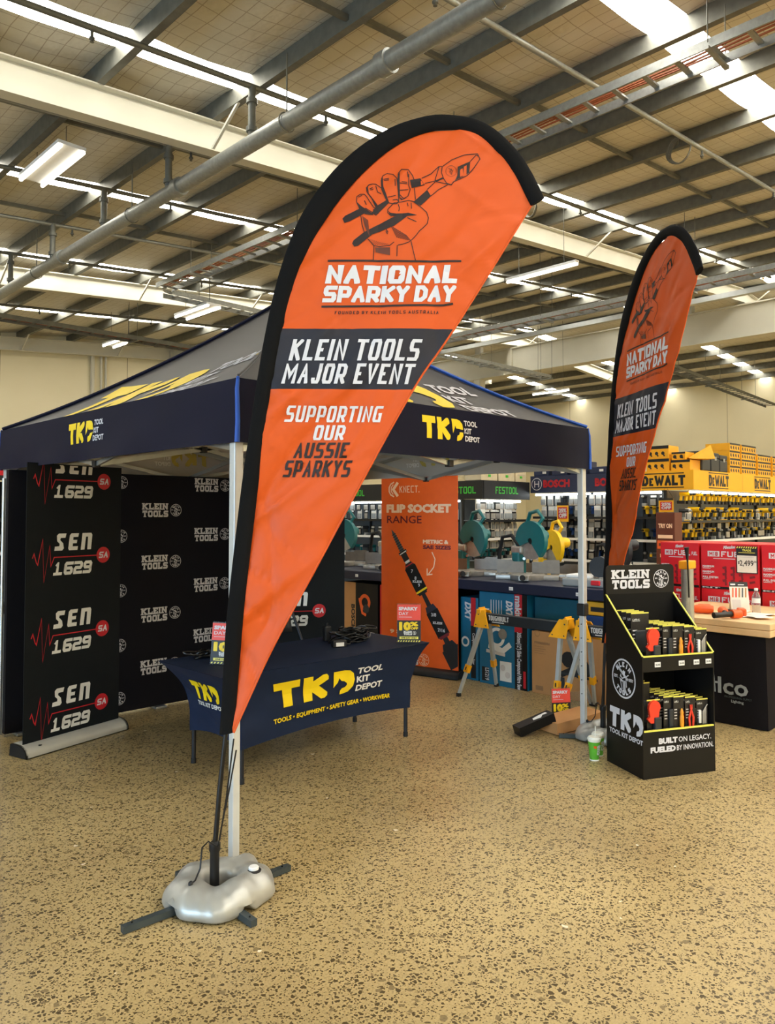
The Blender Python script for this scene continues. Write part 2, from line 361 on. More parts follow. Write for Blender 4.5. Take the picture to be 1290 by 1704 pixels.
def tkd(h, my, mw, stack=True, under=False, shear=.1):
    """three bold letters, the D cut by a dog's head; small words stacked beside or set beneath"""
    ps = block('TK', 1, my, W=.84, t=.31, gap=.12)
    D = [(1.97, 1.0), (2.34, 1.0), (2.56, .95), (2.71, .8), (2.77, .53), (2.72, .26), (2.56, .06), (2.34, 0), (2.26, 0), (2.26, .16), (2.31, .25), (2.42, .28), (2.48, .36), (2.47, .44), (2.38, .53), (2.27, .57), (2.19, .7), (2.14, .53), (2.0, .33)]
    ps += fill(D, my)
    if stack:
        for k, wd in enumerate(('TOOL', 'KIT', 'DEPOT')): ps += sans(wd, .25, mw, .1, x=2.86, y=.74 - k * .36, shear=.0)
    if under: ps += sans('TOOL KIT DEPOT', .23, mw, .1, x=.02, y=-.34, width=2.74)
    return xf(ps, h, shx=shear)
def kt(h, m, emb=True):
    """two stacked slab words and the round badge"""
    ps = slab('KLEIN', .47, m, width=2.0, y=.53) + slab('TOOLS', .47, m, width=2.0)
    if emb: ps += xf(emblem(.46, m, 1), 1, 2.62, .5)
    return xf(ps, h)
def cut(ps, dx, dy):
    out = []
    for p, m, l in ps:
        todo = [p]
        for ax, st in ((0, dx), (1, dy)):
            nx = []
            for q in todo:
                lo = min(a[ax] for a in q); hi = max(a[ax] for a in q); k = math.floor(lo / st) + 1
                while k * st < hi - 1e-6:
                    a = clip(q, ax, k * st, True)
                    if len(a) > 2: nx.append(a)
                    q = clip(q, ax, k * st, False); k += 1
                    if len(q) < 3: break
                if len(q) > 2: nx.append(q)
            todo = nx
        out += [(q, m, l) for q in todo]
    return out

# ------------------------------------------------------------------ mesh builder
CHD = {}
class MB:
    def __init__(s): s.V = []; s.F = []; s.M = []; s.mats = []
    def mi(s, m):
        if m not in s.mats: s.mats.append(m)
        return s.mats.index(m)
    def add(s, vs, fs, m):
        o = len(s.V); s.V += [tuple(v) for v in vs]; k = s.mi(m)
        for f in fs: s.F.append([o + i for i in f]); s.M.append(k)
        return s
    def box(s, x0, y0, z0, x1, y1, z1, m):
        v = [(x0, y0, z0), (x1, y0, z0), (x1, y1, z0), (x0, y1, z0), (x0, y0, z1), (x1, y0, z1), (x1, y1, z1), (x0, y1, z1)]
        return s.add(v, [(0, 3, 2, 1), (4, 5, 6, 7), (0, 1, 5, 4), (1, 2, 6, 5), (2, 3, 7, 6), (3, 0, 4, 7)], m)
    def rbox(s, x0, y0, z0, x1, y1, z1, m, b=.01):
        """box with all edges chamfered"""
        bm = bmesh.new(); bmesh.ops.create_cube(bm, size=1)
        for v in bm.verts: v.co = Vector(((x0 + x1) / 2 + v.co.x * (x1 - x0), (y0 + y1) / 2 + v.co.y * (y1 - y0), (z0 + z1) / 2 + v.co.z * (z1 - z0)))
        bmesh.ops.bevel(bm, geom=bm.edges[:], offset=b, segments=2, profile=.5, affect='EDGES')
        bm.verts.index_update(); s.add([v.co[:] for v in bm.verts], [[v.index for v in f.verts] for f in bm.faces], m); bm.free(); return s
    def beam(s, a, b, w, h, m, up=(0, 0, 1)):
        """square bar between two points"""
        a, b = Vector(a), Vector(b); d = (b - a).normalized(); u = Vector(up)
        if abs(d.dot(u)) > .98: u = Vector((1, 0, 0))
        x = d.cross(u).normalized(); y = x.cross(d).normalized(); v = []
        for p in (a, b):
            for sx, sy in ((-1, -1), (1, -1), (1, 1), (-1, 1)): v.append(p + x * sx * w / 2 + y * sy * h / 2)
        return s.add(v, [(3, 2, 1, 0), (4, 5, 6, 7), (0, 1, 5, 4), (1, 2, 6, 5), (2, 3, 7, 6), (3, 0, 4, 7)], m)
    def tube(s, pts, r, m, n=8, closed=False):
        P = [Vector(p) for p in pts]; k = len(P); rs = r if isinstance(r, (list, tuple)) else [r] * k; v = []; up = None
        for i in range(k):
            if closed: d = (P[(i + 1) % k] - P[i - 1]).normalized()
            else: d = (P[min(i + 1, k - 1)] - P[max(i - 1, 0)]).normalized()
            if up is None: up = Vector((0, 0, 1)) if abs(d.z) < .9 else Vector((1, 0, 0))
            x = d.cross(up); x = x.normalized() if x.length > 1e-4 else Vector((1, 0, 0)); y = d.cross(x).normalized(); up = -y if (-y).dot(up) > 0 else y
            for j in range(n):
                a = 2 * math.pi * j / n; v.append(P[i] + x * math.cos(a) * rs[i] + y * math.sin(a) * rs[i])
        f = []
        for i in range(k if closed else k - 1):
            for j in range(n):
                a, b = i * n + j, i * n + (j + 1) % n; c, d = ((i + 1) % k) * n + (j + 1) % n, ((i + 1) % k) * n + j; f.append((a, b, c, d))
        if not closed: f += [tuple(reversed(range(n))), tuple((k - 1) * n + j for j in range(n))]
        return s.add(v, f, m)
    def lathe(s, prof, m, n=20, c=(0, 0, 0), axis='z'):
        v = []; f = []
        for r, z in prof:
            for j in range(n):
                a = 2 * math.pi * j / n; p = (r * math.cos(a), r * math.sin(a), z)
                if axis == 'x': p = (p[2], p[0], p[1])
                if axis == 'y': p = (p[0], p[2], p[1])
                v.append((c[0] + p[0], c[1] + p[1], c[2] + p[2]))
        for i in range(len(prof) - 1):
            for j in range(n): f.append((i * n + j, i * n + (j + 1) % n, (i + 1) * n + (j + 1) % n, (i + 1) * n + j))
        f += [tuple(reversed(range(n))), tuple((len(prof) - 1) * n + j for j in range(n))]
        return s.add(v, f, m)
    def grid(s, fn, nu, nv, m):
        v = [fn(i / nu, j / nv) for j in range(nv + 1) for i in range(nu + 1)]
        f = [(j * (nu + 1) + i, j * (nu + 1) + i + 1, (j + 1) * (nu + 1) + i + 1, (j + 1) * (nu + 1) + i) for j in range(nv) for i in range(nu)]
        return s.add(v, f, m)
    def slabp(s, poly, fr, t, m):
        """polygon in the frame's plane, thickened by t behind it"""
        n = len(poly); v = [fr(x, y, 0) for x, y in poly] + [fr(x, y, -t) for x, y in poly]
        f = [tuple(range(n)), tuple(reversed(range(n, 2 * n)))] + [(i, (i + 1) % n, n + (i + 1) % n, n + i) for i in range(n)]
        return s.add(v, f, m)
    def prt(s, ps, fr, off=.0012):
        rank = {l: i for i, l in enumerate(sorted({l for _, _, l in ps}))}; st = min(.00004, .0016 / max(1, len(rank)))
        gap = .0011 if 0 in rank else 0                                 # clear step between a printed ground and the lettering on it
        for p, m, l in ps: s.add([fr(x, y, off + rank[l] * st + (gap if l else 0)) for x, y in p], [tuple(range(len(p)))], m)
        return s
    def rotz(s, a, c=(0, 0)):
        ca, sa = math.cos(a), math.sin(a)
        s.V = [(c[0] + (x - c[0]) * ca - (y - c[1]) * sa, c[1] + (x - c[0]) * sa + (y - c[1]) * ca, z) for x, y, z in s.V]; return s
    def build(s, name, parent=None, smooth=None, solid=0, loc=None):
        me = bpy.data.meshes.new(name); me.from_pydata(s.V, [], s.F)
        for m in s.mats: me.materials.append(MATS[m])
        me.polygons.foreach_set('material_index', s.M)
        if smooth:
            me.polygons.foreach_set('use_smooth', [True] * len(me.polygons)); me.set_sharp_from_angle(angle=R(smooth))
        me.update()
        o = bpy.data.objects.new(name, me); C.objects.link(o)
        if parent: o.parent = parent; CHD.setdefault(parent.name, []).append(o)
        if loc: o.location = loc
        if solid:
            md = o.modifiers.new('thickness', 'SOLIDIFY'); md.thickness = solid; md.offset = -1
        return o
def fr(o, ex, ey=(0, 0, 1)):
    o, ex, ey = Vector(o), Vector(ex).normalized(), Vector(ey).normalized(); n = ex.cross(ey).normalized()
    return lambda x, y, d: o + ex * x + ey * y + n * d
def tag(o, label, cat, group=None, kind=None):
    if label: o['label'] = label
    if cat: o['category'] = cat
    if group: o['group'] = group
    if kind: o['kind'] = kind
    return o
def thing(name, label, cat, loc=(0, 0, 0), rz=0, group=None):
    o = bpy.data.objects.new(name, None); C.objects.link(o); o.location = loc; o.rotation_euler = (0, 0, rz); o.empty_display_size = .1
    return tag(o, label, cat, group)
def struct(o): o['kind'] = 'structure'; return o
def dup(o, loc, rz=None, label=None, group=None):
    def cp(a, par):
        b = a.copy(); C.objects.link(b)
        if par: b.parent = par; CHD.setdefault(par.name, []).append(b)
        for ch in list(CHD.get(a.name, [])): cp(ch, b)
        return b
    r = cp(o, None); r.location = loc
    if rz is not None: r.rotation_euler = (0, 0, rz)
    if label: r['label'] = label
    if group: r['group'] = group
    return r

# ================================================================== the setting
X0, X1, Y0, Y1, XR = -9.0, 31.0, -9.0, 21.9, 20.4
def zb(x): return 6.01 + .084 * (x - 3.27) if x <= XR else 6.01 + .084 * (XR - 3.27) - .07 * (x - XR)   # underside of the purlins
PX = [3.27 + 1.35 * k for k in range(-9, 13)] + [20.9 + 1.35 * k for k in range(0, 8)]
SKY = [(-7.3, .42, X0), (-3.8, .42, -3), (-.2, .42, 1), (3.42, .21, 4), (6.96, .18, X0), (10.75, .18, X0), (14.5, .18, X0), (18.8, .2, X0)]   # centre, half width, where the strip starts; first three unseen, added to light the foreground
m = MB(); m.box(X0, Y0, -.2, X1, Y1, 0, 'floor'); struct(m.build('floor'))
m = MB()
for a, b, c, d, z in ((X0, Y1, X1, Y1 + .2, 7.4), (X0, Y0 - .2, X1, Y0, 7.4)): m.box(a, b, -.2, c, d, z, 'wall')
# the long walls
bw = MB(); bw.box(X0 - .2, Y1, -.2, X1 + .2, Y1 + .2, 7.6, 'wall'); struct(bw.build('wall_back'))
bw = MB(); bw.box(X1, Y0, -.2, X1 + .2, Y1, 7.6, 'wall'); struct(bw.build('wall_far_end'))
bw = MB(); bw.box(X0 - .2, Y0 - .2, -.2, X1 + .2, Y0, 7.6, 'wall'); struct(bw.build('wall_street'))
bw = MB()
bw.box(X0 - .2, Y0, -.2, X0, -1.0, 7.6, 'wall'); bw.box(X0 - .2, 7.0, -.2, X0, Y1, 7.6, 'wall'); bw.box(X0 - .2, -1.0, 4.3, X0, 7.0, 7.6, 'wall')
struct(bw.build('wall_entry'))
# roof blanket between the skylight strips, sagging between purlins
m = MB(); ys = []
prev = Y0
for y, hw, xa in SKY: ys.append((prev, y - hw)); prev = y + hw
ys.append((prev, Y1))
xs = []
for a, b in zip(PX, PX[1:]):
    for k in range(5): xs.append((a + (b - a) * k / 5, k / 5))
xs = [x for x in xs if X0 <= x[0] <= X1]; xs = [(X0, .5)] + xs + [(X1, .5)]
for a, b in ys:
    nv = max(2, int((b - a) / .22)); v = []; f = []
    for j in range(nv + 1):
        y = a + (b - a) * j / nv; edge = -.03 if j in (0, nv) else 0
        for x, t in xs: v.append((x, y, zb(x) + .215 - (.085 - .06 * max(0, 1 - min(j, nv - j) / 3)) * math.sin(math.pi * t) + .006 * math.sin(7 * y + 5 * x) + edge))
    n = len(xs)
    for j in range(nv):
        for i in range(n - 1): f.append((j * n + i, (j + 1) * n + i, (j + 1) * n + i + 1, j * n + i + 1))
    m.add(v, f, 'sarking')
for y, hw, xa in SKY:
    if xa > X0: m.add([(X0, y - hw, zb(X0) + .18), (xa, y - hw, zb(xa) + .18), (xa, y + hw, zb(xa) + .18), (X0, y + hw, zb(X0) + .18)], [(0, 3, 2, 1)], 'sarking')
struct(m.build('ceiling', smooth=60))
for k, (y, hw, xa) in enumerate(SKY):
    m = MB(); v = [(x, y + s * (hw + .4), zb(x) + .27) for x in (xa, XR, X1) for s in (-1, 1)]
    m.add(v, [(0, 1, 3, 2), (2, 3, 5, 4)], 'skylight' if y < 4 else 'skylight_narrow'); struct(m.build('window_%d' % (k + 1)))
# C-section purlins
pz = None
for k, x in enumerate(PX):
    if not X0 < x < X1: continue
    if pz is None:
        m = MB()
        m.box(-.004, Y0, 0, .0, Y1, .2, 'galv_dull'); m.box(0, Y0, 0, .075, Y1, .004, 'galv_dull'); m.box(0, Y0, .196, .075, Y1, .2, 'galv_dull'); m.box(.071, Y0, 0, .075, Y1, .02, 'galv_dull')
        o = pz = m.build('purlin')
    else: o = pz.copy(); C.objects.link(o)
    o.location = (x, 0, zb(x)); o['kind'] = 'structure'
# white roof beams (I-sections) with fly braces
def ibeam(m, a, b, d, w, mt):
    """a -> b along the top flange; d depth, w flange width"""
    (xa, ya, za), (xb, yb, zb_) = a, b
    if abs(xa - xb) > abs(ya - yb): ex = (0, 1, 0)
    else: ex = (1, 0, 0)
    for w2, t0, t1 in ((w, 0, .016), (.012, .016, d - .016), (w, d - .016, d)):
        v = []
        for (x, y, z) in (a, b):
            for s, t in ((-1, t0), (1, t0), (1, t1), (-1, t1)): v.append((x + ex[0] * s * w2 / 2, y + ex[1] * s * w2 / 2, z - t))
        m.add(v, [(0, 1, 2, 3), (7, 6, 5, 4), (0, 4, 5, 1), (1, 5, 6, 2), (2, 6, 7, 3), (3, 7, 4, 0)], mt)
for k, y in enumerate((.4, 7.65, 14.85, 21.6)):
    m = MB(); ibeam(m, (X0, y, zb(X0)), (XR, y, zb(XR)), .36, .17, 'beam_white'); ibeam(m, (XR, y, zb(XR)), (X1, y, zb(X1)), .36, .17, 'beam_white')
    struct(m.build('trim_%d' % (k + 1)))
    fb = MB()
    for i, x in enumerate(PX[2:-1:2]):
        if not X0 < x < X1: continue
        fb.beam((x + .02, y - .62, zb(x) + .03), (x + .02, y - .05, zb(x) - .34), .03, .03, 'beam_white')
    if k: struct(fb.build('trim_%d' % (k + 11)))
# ridge girder and its columns, back-wall columns
m = MB(); zt = zb(XR) - .45; m.box(XR - .1, Y0, zt - .84, XR + .1, Y1, zt, 'beam_white'); m.box(XR - .2, Y0, zt - .03, XR + .2, Y1, zt, 'beam_white'); m.box(XR - .2, Y0, zt - .86, XR + .2, Y1, zt - .83, 'beam_white')
for y in (2.5, 14.9): m.box(XR - .22, y - .08, zt - .84, XR - .1, y + .08, zt, 'beam_white')
struct(m.build('trim_21'))
for k, y in enumerate((16.3, 2.2, 9.0, -5)):
    m = MB()
    if k in (0, 3): m.box(XR - .14, y - .14, 0, XR + .14, y + .14, zt - .84, 'beam_white')
    m.box(XR - .1, y - .1, zt, XR + .1, y + .1, zb(XR) + .1, 'beam_white'); struct(m.build('trim_%d' % (k + 31)))
for k, (x, y) in enumerate(((11.85, 21.62), (19.0, 21.62), (24.5, 21.62), (30.6, 9), (30.6, 0))):
    m = MB(); m.box(x - .13, y - .13, 0, x + .13, y + .13, zb(x) - .1, 'beam_white')
    if y > 21: m.box(x - .1, y - 2.6, zb(x) - .32, x + .1, y, zb(x) - .12, 'beam_white')
    struct(m.build('trim_%d' % (k + 41)))
m = MB(); m.beam((24.6, 21.4, 3.2), (26.2, 21.4, zb(25) - .4), .1, .1, 'beam_white'); m.beam((24.6, 21.4, zb(25) - .5), (26.6, 21.4, 2.6), .1, .1, 'beam_white'); m.box(24.5, 21.35, zb(25) - .55, 30, 21.5, zb(25) - .4, 'beam_white')
struct(m.build('trim_51'))
# bridging struts between purlins
for k, (y, a, b) in enumerate(((5.15, 0, 21), (8.65, 2, 20), (11.7, 0, 22), (1.6, 8, 20))):
    m = MB()
    for i, (x, x2) in enumerate(zip(PX[a:b], PX[a + 1:b + 1])):
        if x2 < XR: m.beam((x, y + (.08 if i % 2 else 0), zb(x) + .08), (x2, y + (.08 if i % 2 else 0), zb(x2) + .08), .045, .05, 'galv_dull')
    struct(m.build('trim_%d' % (k + 61)))
# downpipes on the back wall
for k, (x, r) in enumerate(((9.4, .06), (9.66, .035), (9.8, .035))):
    m = MB(); m.tube([(x, 21.8, 0), (x, 21.8, zb(x) - .3)], r, 'beam_white', 10)
    tag(m.build('downpipe'), ('thick', 'thin inner', 'thin outer')[k] + ' cream pipe running up the back wall beside the tent roof', 'pipe', 'pipes on the back wall')

# ================================================================== services under the roof
def zp(x): return zb(x) - .05
m = MB(); PZ = 5.46
m.tube([(4.5, -6, PZ), (4.5, 15.5, PZ)], .083, 'galv', 16)
mp = thing('sprinkler_main', 'thick galvanised sprinkler main slung under the roof beams', 'pipe', (4.5, 0, PZ)); mp.location = (0, 0, 0)
m.build('pipe', mp, 50)
m = MB()
for y in (1.2, 4.6, 8.1, 11.6, 15.1): m.lathe([(.083, -.06), (.105, -.06), (.105, .06), (.083, .06)], 'galv', 16, (4.5, y, PZ), 'y')
for i, y in enumerate((1.2, 4.6, 8.1, 11.6, 15.1)):
    q = MB(); q.lathe([(.083, -.06), (.105, -.06), (.105, .06), (.083, .06)], 'galv', 16, (4.5, y, PZ), 'y'); q.build('coupling', mp, 40)
for i, y in enumerate((3.4, 6.0, 9.3, 12.6)):
    q = MB(); q.tube([(4.5, y, PZ + .09), (4.5, y, zb(4.5) + .05)], .008, 'galv_dull', 6)
    q.tube([(4.5 + .095 * math.cos(a), y, PZ + .095 * math.sin(a)) for a in [i * math.pi / 8 for i in range(16)]], .007, 'galv_dull', 6, True); q.build('hanger', mp, 50)
HEADS = []
for i, (y, xa, xb, col) in enumerate(((6.60, -4, 19.5, 0), (10.14, -4, 19, 0), (13.8, -4, 20, 0), (8.35, -2, 9, 1), (11.95, -2, 9.5, 1), (4.3, -2, 20, 1), (17.7, 5, 19, 0))):
    n = max(2, int((xb - xa) / 2)); pts = [(xa + (xb - xa) * k / n, y, zp(xa + (xb - xa) * k / n)) for k in range(n + 1)]
    where = ('below the second skylight strip', 'below the third skylight strip', 'below the fourth skylight strip', 'just beyond the first white beam', 'between the third and fourth skylight strips', 'crossing under the wide bright skylight bay', 'below the skylight strip by the back wall')[i]
    t = thing('sprinkler_pipe', 'slim galvanised sprinkler branch pipe ' + where, 'pipe', (0, 0, 0), 0, 'sprinkler branch pipes')
    q = MB(); q.tube(pts, .03 if col == 0 else .03, 'galv_dull' if col == 0 else 'galv', 8); q.build('pipe', t, 60)
    if y not in (4.3, 17.7):
        q = MB(); q.tube([(4.5, y, PZ + .05), (4.5, y, zp(4.5))], .042, 'galv_dull', 10)
        for z in (.12, .42): q.lathe([(.042, PZ + z), (.06, PZ + z), (.06, PZ + z + .05), (.042, PZ + z + .05)], 'galv_dull', 10, (4.5, y, 0))
        q.build('riser', t, 50)
    x = xa + 1.4
    while x < xb:
        q = MB(); q.lathe([(.016, 0), (.016, -.05), (.028, -.06), (.028, -.075), (.008, -.085), (.02, -.1)], 'fitting_yellow' if (int(x * 3) % 7 == 0 and col == 0) else 'galv_dull', 8, (x, y, zp(x) - .03)); q.build('sprinkler_head', t, 50)
        x += 2.7
def tray(name, label, a, b, w, mt='galv', cable=None, solid=False):
    a, b = Vector(a), Vector(b); d = (b - a).normalized(); sd = d.cross(Vector((0, 0, 1))).normalized(); L = (b - a).length
    t = thing(name, label, 'cable tray', (0, 0, 0), 0, 'cable trays under the roof')
    for s in (-1, 1):
        q = MB(); q.beam(a + sd * s * w / 2, b + sd * s * w / 2, .018, .09, mt); q.build('side_rail', t)
    k = .2
    while k < L: q = MB(); q.beam(a + d * k - sd * w / 2, a + d * k + sd * w / 2, .05, .02, mt); q.build('rung', t); k += .3 if L < 15 else .33
    if solid: q = MB(); q.beam(a + Vector((0, 0, -.03)), b + Vector((0, 0, -.03)), w * .9, .006, mt); q.build('tray_base', t)
    if cable:
        q = MB()
        for i in range(5):
            o = (i - 2) * w * .13 - w * .1; n = 24
            q.tube([a + d * L * j / n + sd * (o + .012 * math.sin(j * 1.7 + i)) + Vector((0, 0, .02 + .006 * math.sin(j * 2.1 + i))) for j in range(n + 1)], .011, cable, 5)
        q.build('cables', t, 60)
    k = .8
    while k < L:
        p = a + d * k
        for s in (-1, 1):
            q = MB(); e = p + sd * s * (w / 2 + .03); q.tube([e, (e.x, e.y, max(e.z + .3, zb(e.x) + .05))], .006, 'galv_dull', 5); q.build('hanger_rod', t)
        q = MB(); q.beam(p - sd * (w / 2 + .06) + Vector((0, 0, -.06)), p + sd * (w / 2 + .06) + Vector((0, 0, -.06)), .04, .03, mt); q.build('bracket', t); k += 3.0
    return t
tray('cable_ladder', 'galvanised cable ladder crossing below the wide bright skylight', (7.0, -4, 5.85), (7.0, 13.1, 5.85), .34, 'galv', 'cable_orange')
tray('cable_ladder', 'galvanised cable ladder running deep into the shop from the corner bend', (7.2, 13.35, 5.82), (20, 13.35, 5.82), .34)
tray('cable_ladder', 'cable ladder filled with orange cables above the tent', (13.2, -4, 5.6), (13.2, 15, 5.6), .36, 'galv', 'cable_orange')
tray('cable_ladder', 'low cable ladder in front of the cream back wall', (1.0, 16.0, 5.45), (15, 16.0, 5.5), .34, 'galv_dull', 'cable_orange')
tray('cable_ladder', 'short perforated cable ladder beyond the ridge girder', (21, 10.2, 5.95), (30, 10.2, 5.6), .4, 'galv_dull')
m = MB(); m.box(14.75, -4, 5.72, 14.87, 15, 5.82, 'alu'); tag(m.build('lighting_rail'), 'pale square conduit rail running above the far end of the tent', 'rail')
q = MB(); q.tube([(7.0 + .3 - .3 * math.cos(a), 13.05 + .3 * math.sin(a), 5.85) for a in [i * math.pi / 16 for i in range(9)]], .03, 'galv', 6)
tag(q.build('ladder_bend', smooth=50), 'curved bend joining two cable ladders near the back wall', 'cable tray')
def batten(name_loc, label, twin=True, ln=1.25):
    x, y, z = name_loc
    t = thing('strip_light', label, 'ceiling light', (x, y, z), 0, 'hanging strip lights')
    q = MB(); q.box(-.16 if twin else -.05, -ln / 2, .05, .16 if twin else .05, ln / 2, .09, 'white'); q.build('housing', t)
    for s in ((-.13, .13) if twin else (0,)):
        q = MB(); q.tube([(s, -ln / 2, .025), (s, ln / 2, .025)], .024, 'tube', 8); q.build('tube', t, 60)
    for s in (-.45, .45):
        q = MB(); q.tube([(0, s, .09), (0, s, max(.3, zb(x) - z + .05))], .005, 'galv_dull', 5); q.build('suspension_wire', t)
batten((3.45, 9.25, 5.72), 'bright twin strip light hanging just beyond the first white beam')
batten((7.9, 13.45, 5.58), 'small twin strip light hanging by the cable ladder bend')
batten((8.1, 17.3, 5.62), 'faint twin strip light in front of the cream back wall', True, 1.2)
batten((10.8, 7.3, 5.62), 'single strip light seen above the tent beside the tall orange flag', False, 1.4)
batten((20.0, 13.2, 5.3), 'single strip light hanging by the ridge girder', False, 1.3)
batten((12.5, 18.5, 5.6), 'twin strip light low over the far back corner', True, 1.2)
def coil(x, y, z, r, label):
    q = MB()
    for k in range(4):
        q.tube([(x + .02 * k + .01 * math.sin(a * 3), y + r * (1 - .06 * k) * math.cos(a), z - r + r * (1.05 - .05 * k) * math.sin(a)) for a in [i * math.pi / 12 for i in range(24)]], .009, 'galv_dull', 5, True)
    q.tube([(x, y, z - .02), (x, y, zb(x))], .008, 'galv_dull', 5)
    tag(q.build('cable_coil', smooth=60), label, 'cable', 'coils of cable under the purlins')
coil(9.9, 4.49, 6.66, .17, 'large coil of grey cable hanging from a purlin')
coil(9.9, 6.9, 6.5, .12, 'small coil of grey cable beside the tip of the big orange flag')

# ================================================================== the pop-up tent
AX, AY, BX, BY = 1.96, 2.97, 4.97, 6.12; CX, CY = (AX + BX) / 2, (AY + BY) / 2; HX, HY = (BX - AX) / 2, (BY - AY) / 2
ZE, ZV = 2.222, 1.926
tent = thing('pop_up_tent', 'navy pop-up tent with yellow lettering on roof and valance, blue corner tape', 'tent', (0, 0, 0))
def canopy(x, y, off=0.0):
    a, b = abs(x - CX) / HX, abs(y - CY) / HY; mx, mn = max(a, b), min(a, b); s = max(0.0, 1 - mx)
    t = mn / mx if mx > 1e-6 else 1
    z = ZE + .72 * s + .28 * s * s - .035 * (1 - t * t) * math.sin(math.pi * min(1, s)) - .02 * (1 - t ** 4) * (1 - s)
    return z + .006 * math.sin(9 * x + 4 * y) * s * mx
def roof_face(side):
    # local frame on a roof face: u along the eave, v towards the peak
    def f(u, v, d):
        if side == 0: x, y = AX + v, CY - u
        elif side == 1: x, y = CX + u, AY + v
        elif side == 2: x, y = BX - v, CY + u
        else: x, y = CX - u, BY - v
        return (x, y, canopy(x, y) + d)
    return f
m = MB(); N = 40
xs = [AX + (BX - AX) * i / N for i in range(N + 1)]; ys2 = [AY + (BY - AY) * i / N for i in range(N + 1)]
def ribs(v): return v
def roof_grid(m, mt, dz, inset=0.0):
    for k in range(4):
        def f(u, v, k=k):
            w = (u * 2 - 1) * (1 - v * .999); h = 1 - v * .999; a, b = ((-h, -w), (w, -h), (h, w), (-w, h))[k]
            x, y = CX + a * (HX - inset), CY + b * (HY - inset); return (x, y, canopy(x, y) + dz)
        m.grid(f, 40, 22, mt)
roof_grid(m, 'navy_roof', 0)
def on_roof(side, ps, u, v, sc): return cut(xf(ps, sc, u, v), .06, .04)
L1 = tkd(1.0, 'print_yellow', 'print_white', shear=.1)
for side, (u, v, sc) in ((0, (-.88, .09, .49)), (1, (-1.06, .1, .48))):
    f = roof_face(side); m.prt(on_roof(side, xf(L1, 1.0, 0, 0, sy=1.0), u, v, sc), f, .006)
m.build('roof', tent, 60)
m = MB(); roof_grid(m, 'lining', -.012, .01)
L2 = tkd(1.0, 'lining_yellow', 'lining_white')
for side in (2, 3):
    f = roof_face(side); m.prt(xf(cut(xf(L2, .42, -.75, .35), .08, .05), 1), lambda x, y, d, f=f: f(x, y, -.014 - d))
m.build('roof_lining', tent, 60)
def valance(side):
    def f(u, v, d):
        wv = .010 * math.sin(2.3 * u + side) + .006 * math.sin(7 * u + 5 * v) + .003 * math.sin(30 * v + 6 * u); wv *= (1 - v * .9); o = .012 + wv + (1 - v) * .012 + d
        z = ZV + v * (ZE - ZV) - .012 * math.cos(min(1, abs(u) / 1.5) * math.pi / 2) * (1 - v) * .0
        if side == 0: return (AX - o, CY - u, z)
        if side == 1: return (CX + u, AY - o, z)
        if side == 2: return (BX + o, CY + u, z)
        return (CX - u, BY + o, z)
    return f
LV = tkd(.13, 'print_yellow', 'print_white', shear=.0)
for side in range(4):
    m = MB(); hw = (HY if side in (0, 2) else HX) + .012; f = valance(side)
    m.grid(lambda u, v: f((u * 2 - 1) * hw, v, 0), 60, 6, 'navy_cloth')
    if side < 2:
        ps = cut(xf(LV, 1, (-.3 if side == 0 else -.29), 0), .05, .05)
        m.prt(ps, lambda x, y, d, f=f: f(x, .36 + y / (ZE - ZV), d + .0005))
    vo = m.build('valance', tent, 60)
    if side > 1:
        q = MB(); q.grid(lambda u, v: f((u * 2 - 1) * (hw - .02), v, -.016), 40, 5, 'lining')
        q.prt(cut(xf(tkd(.14, 'lining_yellow', 'lining_white'), 1, -.28, 0), .08, .08), lambda x, y, d, f=f: f(x, .3 + y / (ZE - ZV), -.0175 - d)); q.build('valance_lining', vo, 60)
m = MB()                                                            # blue tape down the hips and corners
for sx, sy in ((-1, -1), (1, -1), (-1, 1), (1, 1)):
    pts = []
    for k in range(21):
        s = k / 20; x, y = CX + sx * HX * (1 - s), CY + sy * HY * (1 - s); pts.append((x, y, canopy(x, y) + .014))
    near = sx < 0 and sy < 0; m.tube(pts, .006 if near else .013, 'navy_roof' if near else ('navy_cloth' if sy > 0 else 'blue_tape'), 6)
m.build('hip_seam', tent, 60)
for sx, sy in ((-1, -1), (1, -1), (-1, 1), (1, 1)):
    q = MB(); x, y = CX + sx * (HX + .014), CY + sy * (HY + .014)
    q.tube([(x, y, ZV), (x + .003, y, ZV + .1), (x, y + .003, ZE - .05), (x - sx * .01, y - sy * .01, ZE + .005)], [.0125, .0115, .010, .008], 'blue_tape', 8); q.build('corner_tape', tent, 50)
for x, y in ((AX + .02, AY + .042), (BX - .03, AY + .03), (AX + .03, BY - .03), (BX - .03, BY - .03)):
    q = MB(); q.rbox(x - .024, y - .024, .9, x + .024, y + .024, 2.2, 'alu_leg', .006); q.rbox(x - .019, y - .019, .012, x + .019, y + .019, .92, 'alu_leg', .004)
    lg = q.build('leg', tent)
    p = MB(); p.rbox(x - .045, y - .045, 0, x + .045, y + .045, .014, 'alu', .004); p.build('foot_plate', lg)
    p = MB(); p.rbox(x - .032, y - .032, .86, x + .032, y + .032, .95, 'black', .008); p.build('lock_collar', lg)
    p = MB(); p.rbox(x - .034, y - .034, 2.05, x + .034, y + .034, 2.15, 'black', .008); p.build('corner_bracket', lg)
    if x < 4 or y > 4: continue
    q = MB()
    for k in range(6): q.tube([(x - .025, y, .3 + .1 * k), (x + .025, y, .3 + .1 * k)], .004, 'black', 6)
    q.build('adjustment_holes', lg)
